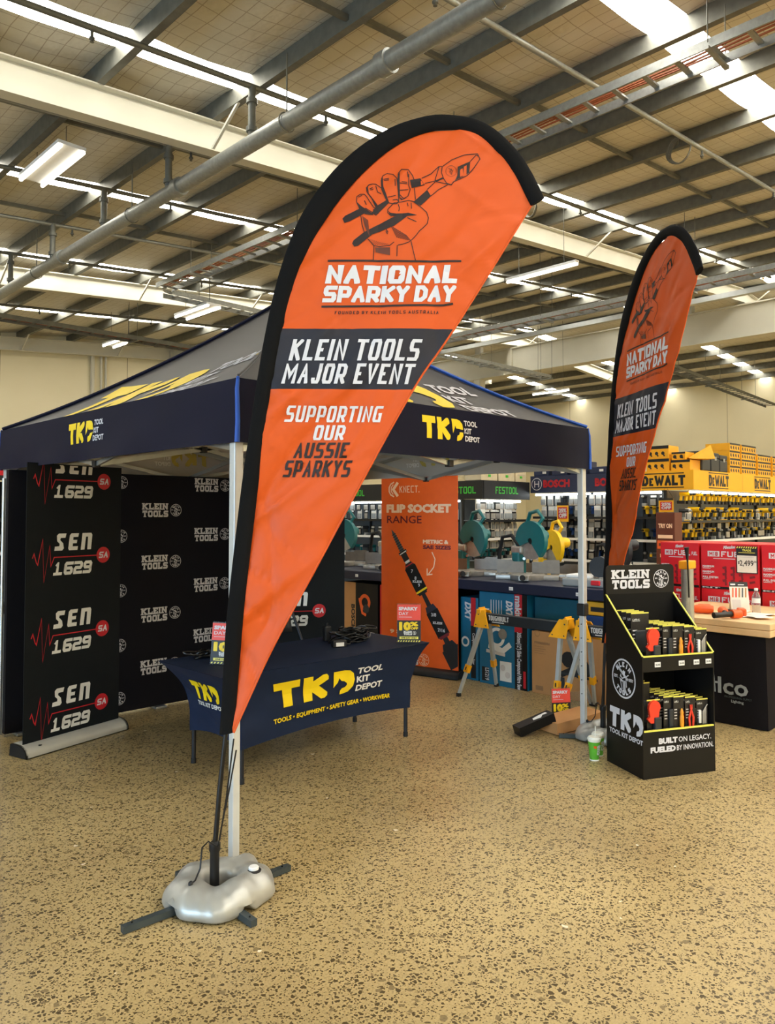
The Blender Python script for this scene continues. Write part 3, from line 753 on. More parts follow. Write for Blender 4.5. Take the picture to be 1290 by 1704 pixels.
def truss(a, b):
    (xa, ya), (xb, yb) = a, b; q = MB()
    def p(t, z): return (xa + (xb - xa) * t, ya + (yb - ya) * t, z)
    for k in range(2):
        t0, t1 = k / 2, (k + 1) / 2
        q.beam(p(t0, 1.9), p(t1, 2.17), .014, .028, 'alu'); q.beam(p(t0, 2.17), p(t1, 1.9), .014, .028, 'alu')
    q.build('truss_bar', tent)
    for t in (.25, .5, .75):
        q = MB(); c = p(t, 2.03 if t != .5 else 1.9); q.rbox(c[0] - .02, c[1] - .02, c[2] - .02, c[0] + .02, c[1] + .02, c[2] + .02, 'black', .004); q.build('truss_joint', tent)
i = .03
truss((AX + i, AY + i), (BX - i, AY + i)); truss((AX + i, BY - i), (BX - i, BY - i)); truss((AX + i, AY + i), (AX + i, BY - i)); truss((BX - i, AY + i), (BX - i, BY - i))
truss((AX + i, CY), (BX - i, CY)); truss((CX, AY + i), (CX, BY - i))
q = MB(); q.rbox(CX - .02, CY - .02, 1.85, CX + .02, CY + .02, 3.2, 'alu', .005); q.build('centre_pole', tent)

# ================================================================== teardrop flags on weighted cross feet
def gpx(px, py): return (.0025526 * px + .000014916 * py - .93754, 3.77866 - .0025286 * py + .004)   # artwork units on the flag: one unit 2.5 mm
OUT = [(367, 1226), (374, 1090), (384, 975), (396, 870), (410, 765), (425, 662), (442, 560), (463, 465), (492, 380), (520, 330), (556, 283), (600, 242), (650, 210), (697, 193), (738, 187), (785, 193), (825, 212), (860, 245), (888, 287), (908, 331)]
INN = [(391, 1222), (400, 1090), (411, 975), (423, 870), (436, 765), (450, 662), (469, 560), (490, 475), (514, 415), (540, 370), (574, 322), (612, 280), (654, 245), (698, 222), (740, 213), (780, 218), (812, 235), (842, 264), (866, 303), (886, 344)]
HEM = [(886, 344), (757, 551), (690, 650), (600, 812), (520, 962), (450, 1092), (391, 1222)]
OUT, INN, HEM = [[gpx(*p) for p in l] for l in (OUT, INN, HEM)]
def lerp_path(P, z):
    for a, b in zip(P, P[1:]):
        if (a[1] - z) * (b[1] - z) <= 0 and abs(a[1] - b[1]) > 1e-9: return a[0] + (b[0] - a[0]) * (z - a[1]) / (b[1] - a[1])
    return None
def smooth_path(P, n):
    out = []
    for i in range(len(P) - 1):
        p0, p1, p2, p3 = [Vector(P[max(0, min(len(P) - 1, i + k))]) for k in (-1, 0, 1, 2)]
        for k in range(n):
            t = k / n; out.append(tuple(.5 * ((2 * p1) + (p2 - p0) * t + (2 * p0 - 5 * p1 + 4 * p2 - p3) * t * t + (3 * p1 - p0 - 3 * p2 + p3) * t ** 3)))
    return out + [tuple(P[-1])]
OUT, INN = smooth_path(OUT, 4), smooth_path(INN, 4)
top_i = max(range(len(INN)), key=lambda i: INN[i][1])
def wrinkle(u, z):
    e = max(0, min(1, (3.2 - z) / 2.6))
    y = .014 * math.sin(3.2 * (u * .9 - z * .75) * 2 + .6) + .010 * math.sin(11 * (u * .75 - z * .62) + 1.3 * math.sin(3 * z)) + .0055 * math.sin(27 * (u * .62 - z * .5) + 2 * math.sin(5 * u))
    g = math.sin(5.1 * u + 1.7 * z + 1.2 * math.sin(2.3 * z)); g *= g
    y += .011 * (1 - abs(math.sin(12 * (u * .62 - z * .66) + 2.2 * math.sin(4 * z + 3 * u)))) ** 4 * (.3 + .7 * g)
    y += .008 * (1 - abs(math.sin(15 * (u * .8 + z * .3) + 3 * math.sin(5 * z)))) ** 4 * (1 - g)
    y -= .008 * (1 - abs(math.sin(13 * (u * .4 - z * .8) + 2.5 * math.sin(6 * u + z)))) ** 5 * (.5 + .5 * math.sin(3 * z + 5 * u))
    return y * (.55 + .75 * e)
def fabric_fr(u, z, d): return (u, wrinkle(u, z) - d, z)
HANDS = 4.9615
def hp(*c): return [gpx(560 + c[i] / HANDS, 240 + c[i + 1] / HANDS) for i in range(0, len(c), 2)]
def artwork():
    ps = []; K = 'print_dark'
    # clenched hand holding pliers
    w = .0034
    for pts in ((185,520,170,480,172,435,200,415,235,415,255,440,310,530,350,555,350,580,330,600,300,575,240,535), (345,522,300,460,258,400,252,360,272,335,300,327,330,330,375,365),
                (375,360,400,420,430,470), (440,495,405,430,380,330,378,285,390,258,425,240,475,250,505,285,515,380,520,480,505,500,490,503,440,495), (525,415,513,300,518,240,545,207,600,212,635,260,650,300),
                (605,250,603,340,615,380,595,440,560,455,525,420), (650,370,658,470), (432,545,480,495,600,475,640,485,700,530,750,575,765,620,755,670,720,705,690,730,660,770,625,805,600,825,555,842,510,852),
                (430,545,428,580,455,605,520,600), (205,600,215,680,235,750), (262,800,310,855,360,862,440,855,480,825), (312,855,307,978), (620,818,655,978), (505,852,502,945),
                (430,745,416,722,420,692,440,680), (425,760,412,735), (590,620,665,655), (515,505,525,535,520,565), (590,495,597,525), (622,495,625,545), (470,470,505,465,520,480), (430,445,495,430), (395,290,440,283), (400,300,440,297),
                (545,312,590,318), (530,325,590,330), (530,385,600,380), (280,370,305,358), (285,380,312,372), (185,440,215,425), (330,345,345,400,375,415), (490,290,492,350), (595,230,598,275), (235,470,252,510), (305,555,330,545),
                (710,285,790,250,855,190,880,188), (735,332,830,310,885,285), (885,190,960,135,1060,95,1175,80,1197,122,1150,190,1090,260,975,320,955,345,835,320,822,300,855,195),
                (882,190,875,240,890,290,825,320), (755,385,822,320), (785,440,850,385,925,345), (1115,145,1165,90, 1185,100), (890,290,915,330,955,345)):
        ps += stroke(hp(*pts), w, K)
    for pts in ((52,625,68,662,110,650,240,580,195,540,75,600), (262,590,330,590,352,580,440,492,418,470,330,525,300,575), (132,840,150,866,180,860,300,762,480,690,590,606,480,612,330,690,230,745,145,812),
                (614,297,700,285,735,347,628,370), (640,490,755,388,787,440,702,520), (1010,192,1115,145,1107,235,985,310,1008,262), (430,560,450,604,500,612,600,606,672,600,600,580,500,586,450,580),
                (372,300,388,260,392,350,440,490,412,465,376,380), (513,260,530,232,528,300,530,465,516,420), (170,480,205,515,300,585,310,600,240,590,190,540), (252,370,262,345,272,410,345,515,330,540,300,470), (520,440,555,460,600,450,540,470)):
        ps += fill(hp(*pts), K)
    for a, b in (((1030, 215), (1050, 262)), ((1062, 190), (1075, 262))): ps += fill(hp(a[0], a[1], a[0] + 22, a[1] - 12, b[0] + 8, b[1], b[0] - 20, b[1] + 12), 'orange_cloth')
    ps += fill(hp(700, 292, 728, 340, 705, 345), 'orange_cloth'); ps += fill(hp(322, 870, 445, 870, 445, 936, 326, 910), 'print_brown')
    for k in range(9): ps += stroke(hp(455 + k * 15, 690 + 9 * k, 505 + k * 14, 790 + 5 * k - 2 * k), .0024, K)
    for k in range(10): ps += stroke(hp(218 + k * 5, 605 + k * 4, 240 + 4 * k, 700 + 9 * k), .0016, 'print_brown')
    for k in range(9): ps += stroke(hp(275 + k * 18, 800 + k * 5, 315 + 15 * k, 850), .0016, 'print_brown')
    c = gpx(560 + 955 / HANDS, 240 + 228 / HANDS); ps += xf(emblem(.024, 'print_brown', 0), 1, *c)
    # lettering: rows given by their corners in artwork units
    def row(pp, x0, x1, ytop, ybot): return pp
    def put(word, x0, x1, y0, y1, mt, sh, **k):
        a, b = gpx(x0, y1), gpx(x1, y0); h = b[1] - a[1]
        return block(word, h, mt, width=(b[0] - a[0]) - h * sh, x=a[0], y=a[1], shear=sh, **k)
    ps += stroke([gpx(546, 438.5), gpx(640, 438), gpx(768, 439.5)], .0085, K); ps += stroke([gpx(535, 515.5), gpx(700, 514), gpx(738, 514), gpx(754, 511)], .0085, K)
    ps += put('NATIONAL', 541, 765, 446, 477, 'print_white', .16, W=.68, t=.255, gap=.06); ps += put('SPARKY', 536, 683, 480.5, 508.5, 'print_white', .16, W=.7, t=.25, gap=.05); ps += put('DAY', 688, 760, 480.5, 508.5, 'print_white', .16, W=.7, t=.25, gap=.05)
    bl = [gpx(664, 455), gpx(659, 463), gpx(663, 463), gpx(660, 469), gpx(668, 460.5), gpx(664, 460.5), gpx(667, 456)]; ps += fill(bl, 'orange_cloth')
    ps += put('FOUNDED BY KLEIN TOOLS AUSTRALIA', 557, 730, 523, 528.5, K, .1, W=.62, t=.17, gap=.34)
    ps += put('KLEIN TOOLS', 480, 703, 571, 607, 'print_white', .24, W=.44, t=.155, gap=.1); ps += put('MAJOR EVENT', 468, 692, 612, 646, 'print_white', .24, W=.44, t=.155, gap=.1)
    ps += put('SUPPORTING', 473, 638, 683, 710, 'print_white', .24, W=.44, t=.15, gap=.1); ps += put('OUR', 519, 576, 715, 740, 'print_white', .24, W=.46, t=.16, gap=.1)
    ps += put('AUSSIE', 487, 582, 744, 770, K, .24, W=.44, t=.155, gap=.1); ps += put('SPARKYS', 469, 586, 774, 802, K, .24, W=.44, t=.155, gap=.1)
    return cut(ps, .026, .026)
ART = artwork(); BAND = (gpx(500, 655)[1], gpx(500, 553)[1])
def make_flag(label, loc, rz):
    t = thing('teardrop_flag', label, 'flag', loc, rz)
    # cloth: rows from edge to edge, hung between the sleeve and the hem
    m = MB(); za, zc = INN[0][1] + .002, INN[top_i][1] - .004; nv, nu = 150, 46; v = []; f = []
    zs_ = [za + (zc - za) * (1 - (1 - j / nv) ** 1.25) for j in range(nv + 1)]
    for e_ in BAND: zs_[min(range(nv + 1), key=lambda q_: abs(zs_[q_] - e_))] = e_
    for j in range(nv + 1):
        z = zs_[j]
        a = lerp_path(INN[:top_i + 1], z); b = lerp_path(HEM, z) if z <= HEM[0][1] else lerp_path(INN[top_i:], z)
        if a is None: a = INN[top_i][0]
        if b is None: b = a
        a -= .008; b += .008 if z > HEM[0][1] else 0
        for i in range(nu + 1):
            u = a + (b - a) * i / nu; v.append(fabric_fr(u, z, 0))
    for j in range(nv):
        for i in range(nu): p = j * (nu + 1) + i; f.append((p, p + 1, p + nu + 2, p + nu + 1))
    m.add(v, f, 'orange_cloth'); kn = m.mi('flag_navy')
    for j in range(nv):
        if BAND[0] < (zs_[j] + zs_[j + 1]) / 2 < BAND[1]:
            for i in range(nu): m.M[j * nu + i] = kn
    m.prt(ART, fabric_fr, .0022)
    cl = m.build('cloth', t, 70)
    q = MB(); q.tube([fabric_fr(a, b, .001) for a, b in smooth_path(HEM, 10)], .0045, 'orange_cloth', 6); q.build('hem', cl, 60)
    m = MB(); v = []; f = []; n = 10
    for o, i_ in zip(OUT, INN):
        o, i_ = Vector(o), Vector(i_); c = (o + i_) / 2; d = (o - i_) / 2
        for j in range(n):
            a = 2 * math.pi * j / n; p = c + d * math.cos(a) * 1.03; v.append((p.x, .017 * math.sin(a) + .4 * wrinkle(p.x, p.y), p.y))
    k = len(OUT)
    for i_ in range(k - 1):
        for j in range(n): f.append((i_ * n + j, i_ * n + (j + 1) % n, (i_ + 1) * n + (j + 1) % n, (i_ + 1) * n + j))
    f += [tuple(range(n)), tuple((k - 1) * n + j for j in reversed(range(n)))]
    m.add(v, f, 'sleeve_black'); m.build('pole_sleeve', t, 60)
    b = OUT[0]; q = MB(); q.tube([(0, 0, .02), (.003, 0, .25), (.018, 0, .45), (.037, 0, .64), ((OUT[0][0] + INN[0][0]) / 2, 0, b[1] + .05)], [.011, .011, .0105, .0095, .009], 'carbon', 10); q.build('pole', t, 60)
    q = MB(); q.lathe([(.02, .06), (.02, .2), (.024, .21), (.024, .235), (.013, .245)], 'black', 14); q.build('ground_spigot', t, 40)
    # cross foot of four square bars
    for a, b in (((0, 0), (-.385, .03)), ((0, 0), (0, -.275)), ((0, 0), (.375, 0)), ((0, 0), (0, .285))):
        pass
    # bungee cord
    q = MB(); q.tube([(INN[0][0] + .01, -.01, b_z(.62)), (.06, -.015, .45), (.03, -.02, .3), (.018, -.02, .23), (-.02, -.03, .255), (-.045, -.03, .23), (-.05, -.04, .15), (-.065, -.06, .112), (-.075, -.085, .108)], .0035, 'black', 6)
    q.tube([(INN[0][0] - .005, .012, b_z(.66)), (.045, .012, .42), (.016, .018, .24)], .0035, 'black', 6)
    q.lathe([(.004, -.012), (.01, -.004), (.01, .006), (.004, .012)], 'black', 8, (-.076, -.087, .11)); q.build('bungee_cord', t, 60)
    return t
def b_z(z): return z
def flag_foot(t, rz, turn=0, k=1.0):
    c, s = math.cos(turn - rz), math.sin(turn - rz)
    for ex, ey in ((-.385 * k, .03), (0, -.285 * k), (.385 * k, 0), (0, .295 * k)):
        x, y = ex * c - ey * s, ex * s + ey * c; L = math.hypot(x, y)
        q = MB(); q.beam((x * .06, y * .06, .022), (x, y, .016), .03, .026, 'steel_leg'); q.tube([(x * .9, y * .9, .02), (x * .9, y * .9, .034)], .004, 'black', 6); q.build('foot_bar', t)
F1 = (1.750, 2.803, 0); R1 = R(-44.5); flag = make_flag('tall orange teardrop flag standing at the near tent corner', F1, R1); flag_foot(flag, R1)
F2 = (4.948, 2.848, 0); R2 = R(-127.0); flag2 = make_flag('orange teardrop flag turned edge-on behind the black display stand', F2, R2); flag_foot(flag2, R2, R(-45), .8)
def weight_bag(loc, label, seed):
    rnd = random.Random(seed); ph = [rnd.uniform(0, 6.28) for _ in range(8)]
    t = thing('weight_bag', label, 'weight bag', loc, 0, 'water bags on the flag feet')
    m = MB(); n = 96; v = []; f = []
    PF = smooth_path([(.07, .02), (.058, .05), (.062, .085), (.078, .102), (.11, .112), (.15, .107), (.186, .086), (.209, .055), (.215, .028), (.211, .011), (.2, .006)], 3) + [(.15, .005), (.1, .005)]
    k = len(PF); HM_ = [j for j in range(k) if PF[j][1] < .045 and PF[j][0] > .15]
    for i in range(n):
        a = 2 * math.pi * i / n; ca, sa = math.cos(a), math.sin(a)
        ro = .212 + .010 * math.sin(2 * a + ph[0]) + .006 * math.sin(4 * a + ph[1]) + .004 * math.sin(9 * a + ph[2]) + (.03 * math.exp(-((a - .35) / .16) ** 2)); ri = .066
        leg = sum(math.exp(-((((a - b + math.pi) % (2 * math.pi)) - math.pi) / .13) ** 2) for b in (0, math.pi / 2, math.pi * .98, math.pi * 1.5))
        for j in range(k):
            r0, z = PF[j]; t_ = (r0 - .06) / .15; r = ri + (ro - ri) * t_ if t_ > 0 else ri + t_ * .1
            up = max(0, min(1, z / .11)); out = max(0, min(1, t_))
            z *= 1 + .10 * math.sin(2 * a + ph[3]) * up + .05 * math.sin(5 * a + ph[4]) * up
            fold = (.0016 * math.sin(9 * a + 4 * t_ + ph[5] + 1.5 * math.sin(2 * a)) + .0009 * math.sin(21 * a - 6 * t_ + ph[6] + 2 * math.sin(3 * a))) * (.3 + out)
            if j in HM_: z += leg * .036; r -= leg * .012
            if a < .95: z += .06 * math.exp(-((a - .4) / .17) ** 2) * max(0, out - .35) * up; 
            v.append((r * ca, r * sa, max(.003, z + fold * up))); 
            if up > .15: v[-1] = ((r + fold) * ca, (r + fold) * sa, v[-1][2])
    for i in range(n):
        for j in range(k): f.append((i * k + j, ((i + 1) % n) * k + j, ((i + 1) % n) * k + (j + 1) % k, i * k + (j + 1) % k))
    m.add(v, f, 'pvc_silver'); m.build('bag', t, 70)
    q = MB(); q.lathe([(.03, 0), (.032, .008), (.026, .012)], 'black', 18, (.1, -.093, .107)); cp = q.build('filler_neck', t, 40)
    q = MB(); q.lathe([(.0215, .006), (.0215, .02), (.018, .024)], 'white', 18, (.1, -.093, .107)); q.build('cap', cp, 40)
    return t
weight_bag((F1[0] + .03, F1[1] - .0, 0), 'silver water bag on the flag foot at the near tent corner', 3)
wb = weight_bag((F2[0] + .0, F2[1], 0), 'silver water bag half hidden by the black display stand', 5); wb.scale = (.85, .85, .9)

# ================================================================== banners behind the tent
def sen(h):
    """block letters and numerals split by a red pulse line ending in a red dot; unit: total 1 wide"""
    ps = []; G = 'print_grey'
    S_ = [(.0, .0), (.62, .0), (.76, .12), (.7, .42), (.46, .62), (.5, .74), (.88, .74), (.96, 1.0), (.36, 1.0), (.2, .88), (.22, .56), (.42, .4), (.4, .26), (.04, .24)]
    E_ = [(.1, .0), (.8, .0), (.84, .22), (.4, .22), (.42, .4), (.74, .4), (.78, .6), (.44, .6), (.46, .78), (.86, .78), (.92, 1.0), (.3, 1.0), (.16, .88), (.04, .1)]
    N_ = [(0, 0), (.32, 0), (.44, .78), (.62, .78), (.56, 0), (.88, 0), (.98, .88), (.9, 1.0), (.14, 1.0)]
    for k, p in enumerate((S_, E_, N_)): ps += fill([(.24 + k * .106 + x * .098, .045 + y * .118) for x, y in p], G)
    for k, ch in enumerate('1629'): ps += block(ch, .09, G, W=.8, t=.24, x=.235 + k * .078, y=-.125, shear=.14)
    ps += fill([(.232, -.125), (.30, -.125), (.303, -.105), (.235, -.105)], G)
    ps += stroke([(.075, 0), (.087, .03), (.105, -.03), (.115, -.045), (.15, .125), (.163, -.165), (.205, .08), (.215, -.06), (.24, 0), (.62, 0)], .007, 'print_red')
    ps += disc(.645, 0, .058, 'print_red', 30); ps += block('SA', .045, 'print_white', W=.8, t=.22, shear=.15, align='c', x=.645, y=-.022)
    return xf(ps, h)
def rollup(name, label, a, ang, w, h, body, ps, base='alu_matte'):
    t = thing(name, label, 'banner', (*a, 0), ang)
    q = MB(); F = fr((0, 0, .07), (1, 0, 0)); q.slabp([(0, 0), (w, 0), (w, h - .07), (0, h - .07)], F, .004, body); q.prt(ps, fr((0, 0, 0), (1, 0, 0)), .0012); q.build('print_panel', t)
    q = MB(); n = 10; pr = [(-.085, .004), (-.075, .004)] + [(-.075 + .10 * (1 - math.cos(k * math.pi / 2 / n)), .02 + .06 * math.sin(k * math.pi / 2 / n)) for k in range(n + 1)] + [(.09, .08), (.1, .004)]
    v = [(x, y, z) for x in (-.02, w + .02) for y, z in pr]; k = len(pr)
    q.add(v, [tuple(reversed(range(k))), tuple(range(k, 2 * k))] + [(i, (i + 1) % k, k + (i + 1) % k, k + i) for i in range(k)], base); bs = q.build('base_cassette', t, 30)
    for x in (-.03, w + .01):
        q = MB(); q.add([(x + s * .02, y, z) for s in (0, 1) for y, z in pr], [tuple(reversed(range(k))), tuple(range(k, 2 * k))] + [(i, (i + 1) % k, k + (i + 1) % k, k + i) for i in range(k)], 'black'); q.build('end_cap', bs)
    q = MB(); q.lathe([(.011, 0), (.012, .003)], 'black', 12, (.09, -.055, .062)); q.build('screw', bs)
    q = MB(); q.tube([(w / 2, .03, .05), (w / 2, .03, h)], .012, 'alu', 8); q.build('support_pole', t, 50)
    if h > 1.99: q = MB(); q.rbox(-.005, -.012, h - .012, w + .005, .02, h + .012, 'alu', .005); q.build('top_bar', t)
    return t
ps = []
for z in (1.835, 1.30, .765, .235): ps += xf(sen(1.0), 1, -.028, z)
SENX = (math.atan2(5.517 - 5.315, 2.606 - 1.831))
rollup('roll_up_banner', 'dark roll-up banner of red pulse logos on silver base at the tent side', (1.862, 5.323), SENX, .775, 1.945, 'banner_black', [(p, mm, l) for p, mm, l in ((clip(p, 1, 1.938, True), mm, l) for p, mm, l in ps) if len(p) > 2])
rollup('roll_up_banner', 'dark roll-up banner of red pulse logos half hidden behind the tall orange flag', (3.70, 5.46), R(-30), .84, 2.0, 'banner_black', ps)
# press wall with a repeating slab-letter pattern
mw = thing('media_wall', 'black fabric media wall patterned with white slab lettering and round badges', 'banner', (1.93, 5.88, 0))
ps = []
for c in range(-1, 5):
    x0 = 2.966 - 1.93 + .482 * c; odd = c % 2
    for k in range(6):
        z = (1.63, 1.2, .77, .345) if not odd else (1.85, 1.42, .985, .55, .13)
        if k < len(z): ps += xf(kt(.115, 'print_dim'), 1.0, x0, z[k] - .057)
ps = [p for p in ps if all(.01 < a < 2.39 and .02 < b < 1.918 for a, b in p[0])]
q = MB(); q.slabp([(0, .02), (2.4, .02), (2.4, 1.92), (0, 1.92)], fr((0, 0, 0), (1, 0, 0)), .05, 'media_black'); q.prt(ps, fr((0, 0, 0), (1, 0, 0))); q.build('fabric_face', mw)
q = MB()
for x in (.0, .8, 1.6, 2.38): q.tube([(x, .1, .0), (x, .1, 1.86)], .014, 'alu', 8)
for z in (.1, .95, 1.8): q.tube([(0, .1, z), (2.38, .1, z)], .012, 'alu', 8)
q.build('pop_up_frame', mw, 50)
for x in (.12, 1.2, 2.25):
    q = MB(); q.rbox(x - .05, -.05, 0, x + .05, .3, .02, 'alu', .004); q.build('foot', mw)
# tall orange banner picturing a socket driver
kd = Vector((.2217, -.9751)); W = .89; a = Vector((5.735, 4.856)) - kd * W
ps = []
def k_(u, z): return (u + W, z)
Wt, Mr, Cr = 'print_white', 'print_maroon', 'print_cream'
ps += stroke([(k_(-.735, 1.925)), k_(-.775, 1.905), k_(-.795, 1.87), k_(-.795, 1.83), k_(-.775, 1.795), k_(-.735, 1.775)], .014, Cr); ps += stroke([k_(-.745, 1.9), k_(-.77, 1.87), k_(-.77, 1.83), k_(-.745, 1.8)], .01, Cr)
ps += stroke([k_(-.69, 1.92), k_(-.745, 1.85), k_(-.69, 1.78)], .03, Cr); ps += block('KNECT.', .07, Cr, W=.52, t=.13, gap=.14, x=W - .67, y=1.815)
ps += sans('FLIP SOCKET', .078, Cr, .17, x=W - .82, y=1.617, width=.74); ps += sans('RANGE', .078, Mr, .03, x=W - .82, y=1.505, width=.41)
ps += sans('METRIC &', .036, Cr, .15, x=W - .39, y=1.305, width=.28); ps += sans('SAE SIZES', .036, Mr, .15, x=W - .39, y=1.25, width=.31)
ps += stroke([k_(-.29, 1.22), k_(-.255, 1.15), k_(-.27, 1.07), k_(-.33, 1.0)], .011, Cr); ps += stroke([k_(-.345, 1.055), k_(-.345, .99), k_(-.285, 1.0)], .011, Cr)
ax0, ax1 = Vector(k_(-.765, 1.435)), Vector(k_(.0, .14)); dx = (ax1 - ax0).normalized(); nx = Vector((-dx.y, dx.x))
def seg(t0, t1, w0, w1, m):
    p, q = ax0 + dx * t0, ax0 + dx * t1; return fill([p + nx * w0, q + nx * w1, q - nx * w1, p - nx * w0], m)
Lx = (ax1 - ax0).length
ps += seg(0, .06, .002, .02, 'steel_leg') + seg(.06, .25, .018, .026, 'steel_leg')
for k in range(8): ps += seg(.05 + .026 * k, .058 + .026 * k, .024 + .001 * k, .026 + .001 * k, 'black')
ps += seg(.25, .28, .05, .05, 'black') + seg(.265, .275, .045, .045, 'print_grey') + seg(.28, .36, .034, .034, 'black') + seg(.36, .39, .03, .026, 'print_grey') + seg(.385, .43, .036, .06, 'black') + seg(.405, .415, .05, .054, 'print_red') + seg(.43, .72, .068, .068, 'board_black') + seg(.69, .71, .069, .069, 'print_yellow') + seg(.72, .74, .055, .05, 'black')
ps += seg(.74, .88, .022, .026, 'black') + seg(.87, .93, .05, .066, 'print_navy') + seg(.93, 1.2, .072, .072, 'board_black') + seg(1.19, 1.22, .07, .05, 'print_maroon') + seg(1.22, 1.34, .028, .032, 'black')
for tt, s in ((.48, '7'), (.56, '8'), (.64, '9'), (.97, '3/8'), (1.14, '7/16')): p = ax0 + dx * tt; ps += sans(s, .034, Wt, .06, x=p.x, y=p.y - .016, align='c')
for tt in (.6, 1.06): p = ax0 + dx * tt; ps += xf(slab('KLEIN', .024, Wt, align='c'), 1, p.x, p.y - .012, .0)
ps += stroke([k_(-.64, .45), k_(-.61, .53), k_(-.55, .57)], .011, Cr); ps += sans('9 SIZES', .036, Cr, .15, x=W - .78, y=.385, width=.3)
ps += xf(slab('KLEIN', .05, Wt, align='r') + xf(slab('TOOLS', .05, Wt, align='r'), 1, 0, -.062), 1, W - .45, .15); ps += xf(emblem(.062, Cr, 1), 1, W - .385, .145)
ps += seg(1.27, 1.33, .06, .085, 'carbon') + seg(1.33, 1.52, .1, .1, 'carbon')
ps = [(clip(clip(clip(p, 0, .002, False), 0, W - .002, True), 1, .075, False), mm, l) for p, mm, l in ps]; ps = [q for q in ps if len(q[0]) > 2]
rollup('roll_up_banner', 'tall orange roll-up banner picturing a long black socket driver', tuple(a), math.atan2(kd.y, kd.x), W, 2.02, 'banner_orange', ps, 'black')

# ================================================================== table under the tent
TZ = .665; TX0, TX1, TY0, TY1 = 2.40, 4.15, 3.785, 4.525
t = thing('trestle_table', 'folding trestle table on dark tube legs beneath the navy cloth', 'table', (0, 0, 0))
q = MB(); q.rbox(TX0 + .09, TY0 + .06, TZ - .035, TX1 - .09, TY1 - .06, TZ - .006, 'grey_plastic', .01); q.build('table_top', t)
for x in (2.605, 4.0):
    for y in (3.885, 4.43):
        q = MB(); q.tube([(x, y, 0), (x, y, .62)], .0145, 'dark_leg', 10); q.lathe([(.017, 0), (.017, .03), (.014, .034)], 'rubber', 10, (x, y, 0)); q.build('leg', t, 50)
# stretch cover: flared at the top, pulled in to the legs, open at the bottom
def side_pt(k, u, v):
    """k side, u along 0..1, v 0 top .. 1 hem"""
    cs = [(TX0, TY0), (TX1, TY0), (TX1, TY1), (TX0, TY1)]; cb = [(2.587, 3.862), (4.022, 3.862), (4.022, 4.45), (2.587, 4.45)]
    p = .36; e = min(1, (v * 1.0)) ** p if v > 0 else 0
    e = 1 - (1 - v) ** 3.2
    mid = (4 * u * (1 - u))
    e2 = e * (1 - .35 * mid) + v * .35 * mid
    a, b = Vector(cs[k]).lerp(Vector(cs[(k + 1) % 4]), u), Vector(cb[k]).lerp(Vector(cb[(k + 1) % 4]), u)
    q = a.lerp(b, e2); hem = .205 + .035 * mid
    z = TZ + (hem - TZ) * v
    n = ((0, -1), (1, 0), (0, 1), (-1, 0))[k]; w = (.005 * math.sin(9 * v + 5 * u) + .004 * math.sin(14 * (u - v) + k)) * math.sin(math.pi * min(1, v * 1.0)) - .012 * mid * v
    return Vector((q.x + n[0] * w, q.y + n[1] * w, z))
cl = MB()
for k in range(4): cl.grid(lambda u, v, k=k: tuple(side_pt(k, u, v)), 44, 18, 'table_cloth')
cl.grid(lambda u, v: (TX0 + (TX1 - TX0) * u, TY0 + (TY1 - TY0) * v, TZ + .001), 4, 4, 'table_cloth')
def cfr(k, ln):
    def f(x, y, d):
        u, v = x / ln, (TZ - y) / (TZ - .22); p = side_pt(k, u, v); n = ((0, -1), (1, 0), (0, 1), (-1, 0))[k]
        return (p.x + n[0] * (d + .004), p.y + n[1] * (d + .004), p.z + .001)
    return f
ps = xf(tkd(1, 'print_yellow', 'print_grey', shear=.04), .27, .31, .4, sy=.165) + sans('TOOLS * EQUIPMENT * SAFETY GEAR * WORKWEAR'.replace('*', '\u2022'), .03, 'print_yellow', .09, x=.29, y=.31, width=1.2)
cl.prt(cut(ps, .05, .03), cfr(0, 1.75))
ps = xf(tkd(.125, 'print_yellow', 'print_grey', False, True, .12), 1, .2, .44); cl.prt(cut(ps, .04, .03), cfr(3, .74))
o = cl.build('table_cover', smooth=60); tag(o, 'navy stretch cover with yellow lettering fitted over the trestle table', 'tablecloth')
# black chair behind the table
t = thing('folding_chair', 'dark folding chair behind the navy covered table, mostly hidden by the orange flag', 'chair', (3.74, 4.9, 0), R(8))
q = MB(); q.rbox(-.22, -.2, .43, .22, .2, .455, 'black', .01); q.build('seat', t)
q = MB(); q.grid(lambda u, v: (-.22 + .44 * u, .2 + .03 * v - .05 * math.sin(math.pi * u) * -1, .62 + (.2 - .05 * (2 * u - 1) ** 2) * v), 12, 4, 'dark_case'); q.build('backrest', t, 50, solid=.012)
for s in (-1, 1):
    q = MB(); q.tube([(s * .21, -.2, 0), (s * .21, .2, .8)], .012, 'dark_leg', 8); q.build('leg', t, 50)
    q = MB(); q.tube([(s * .19, .22, 0), (s * .19, -.16, .44)], .012, 'dark_leg', 8); q.build('leg', t, 50)
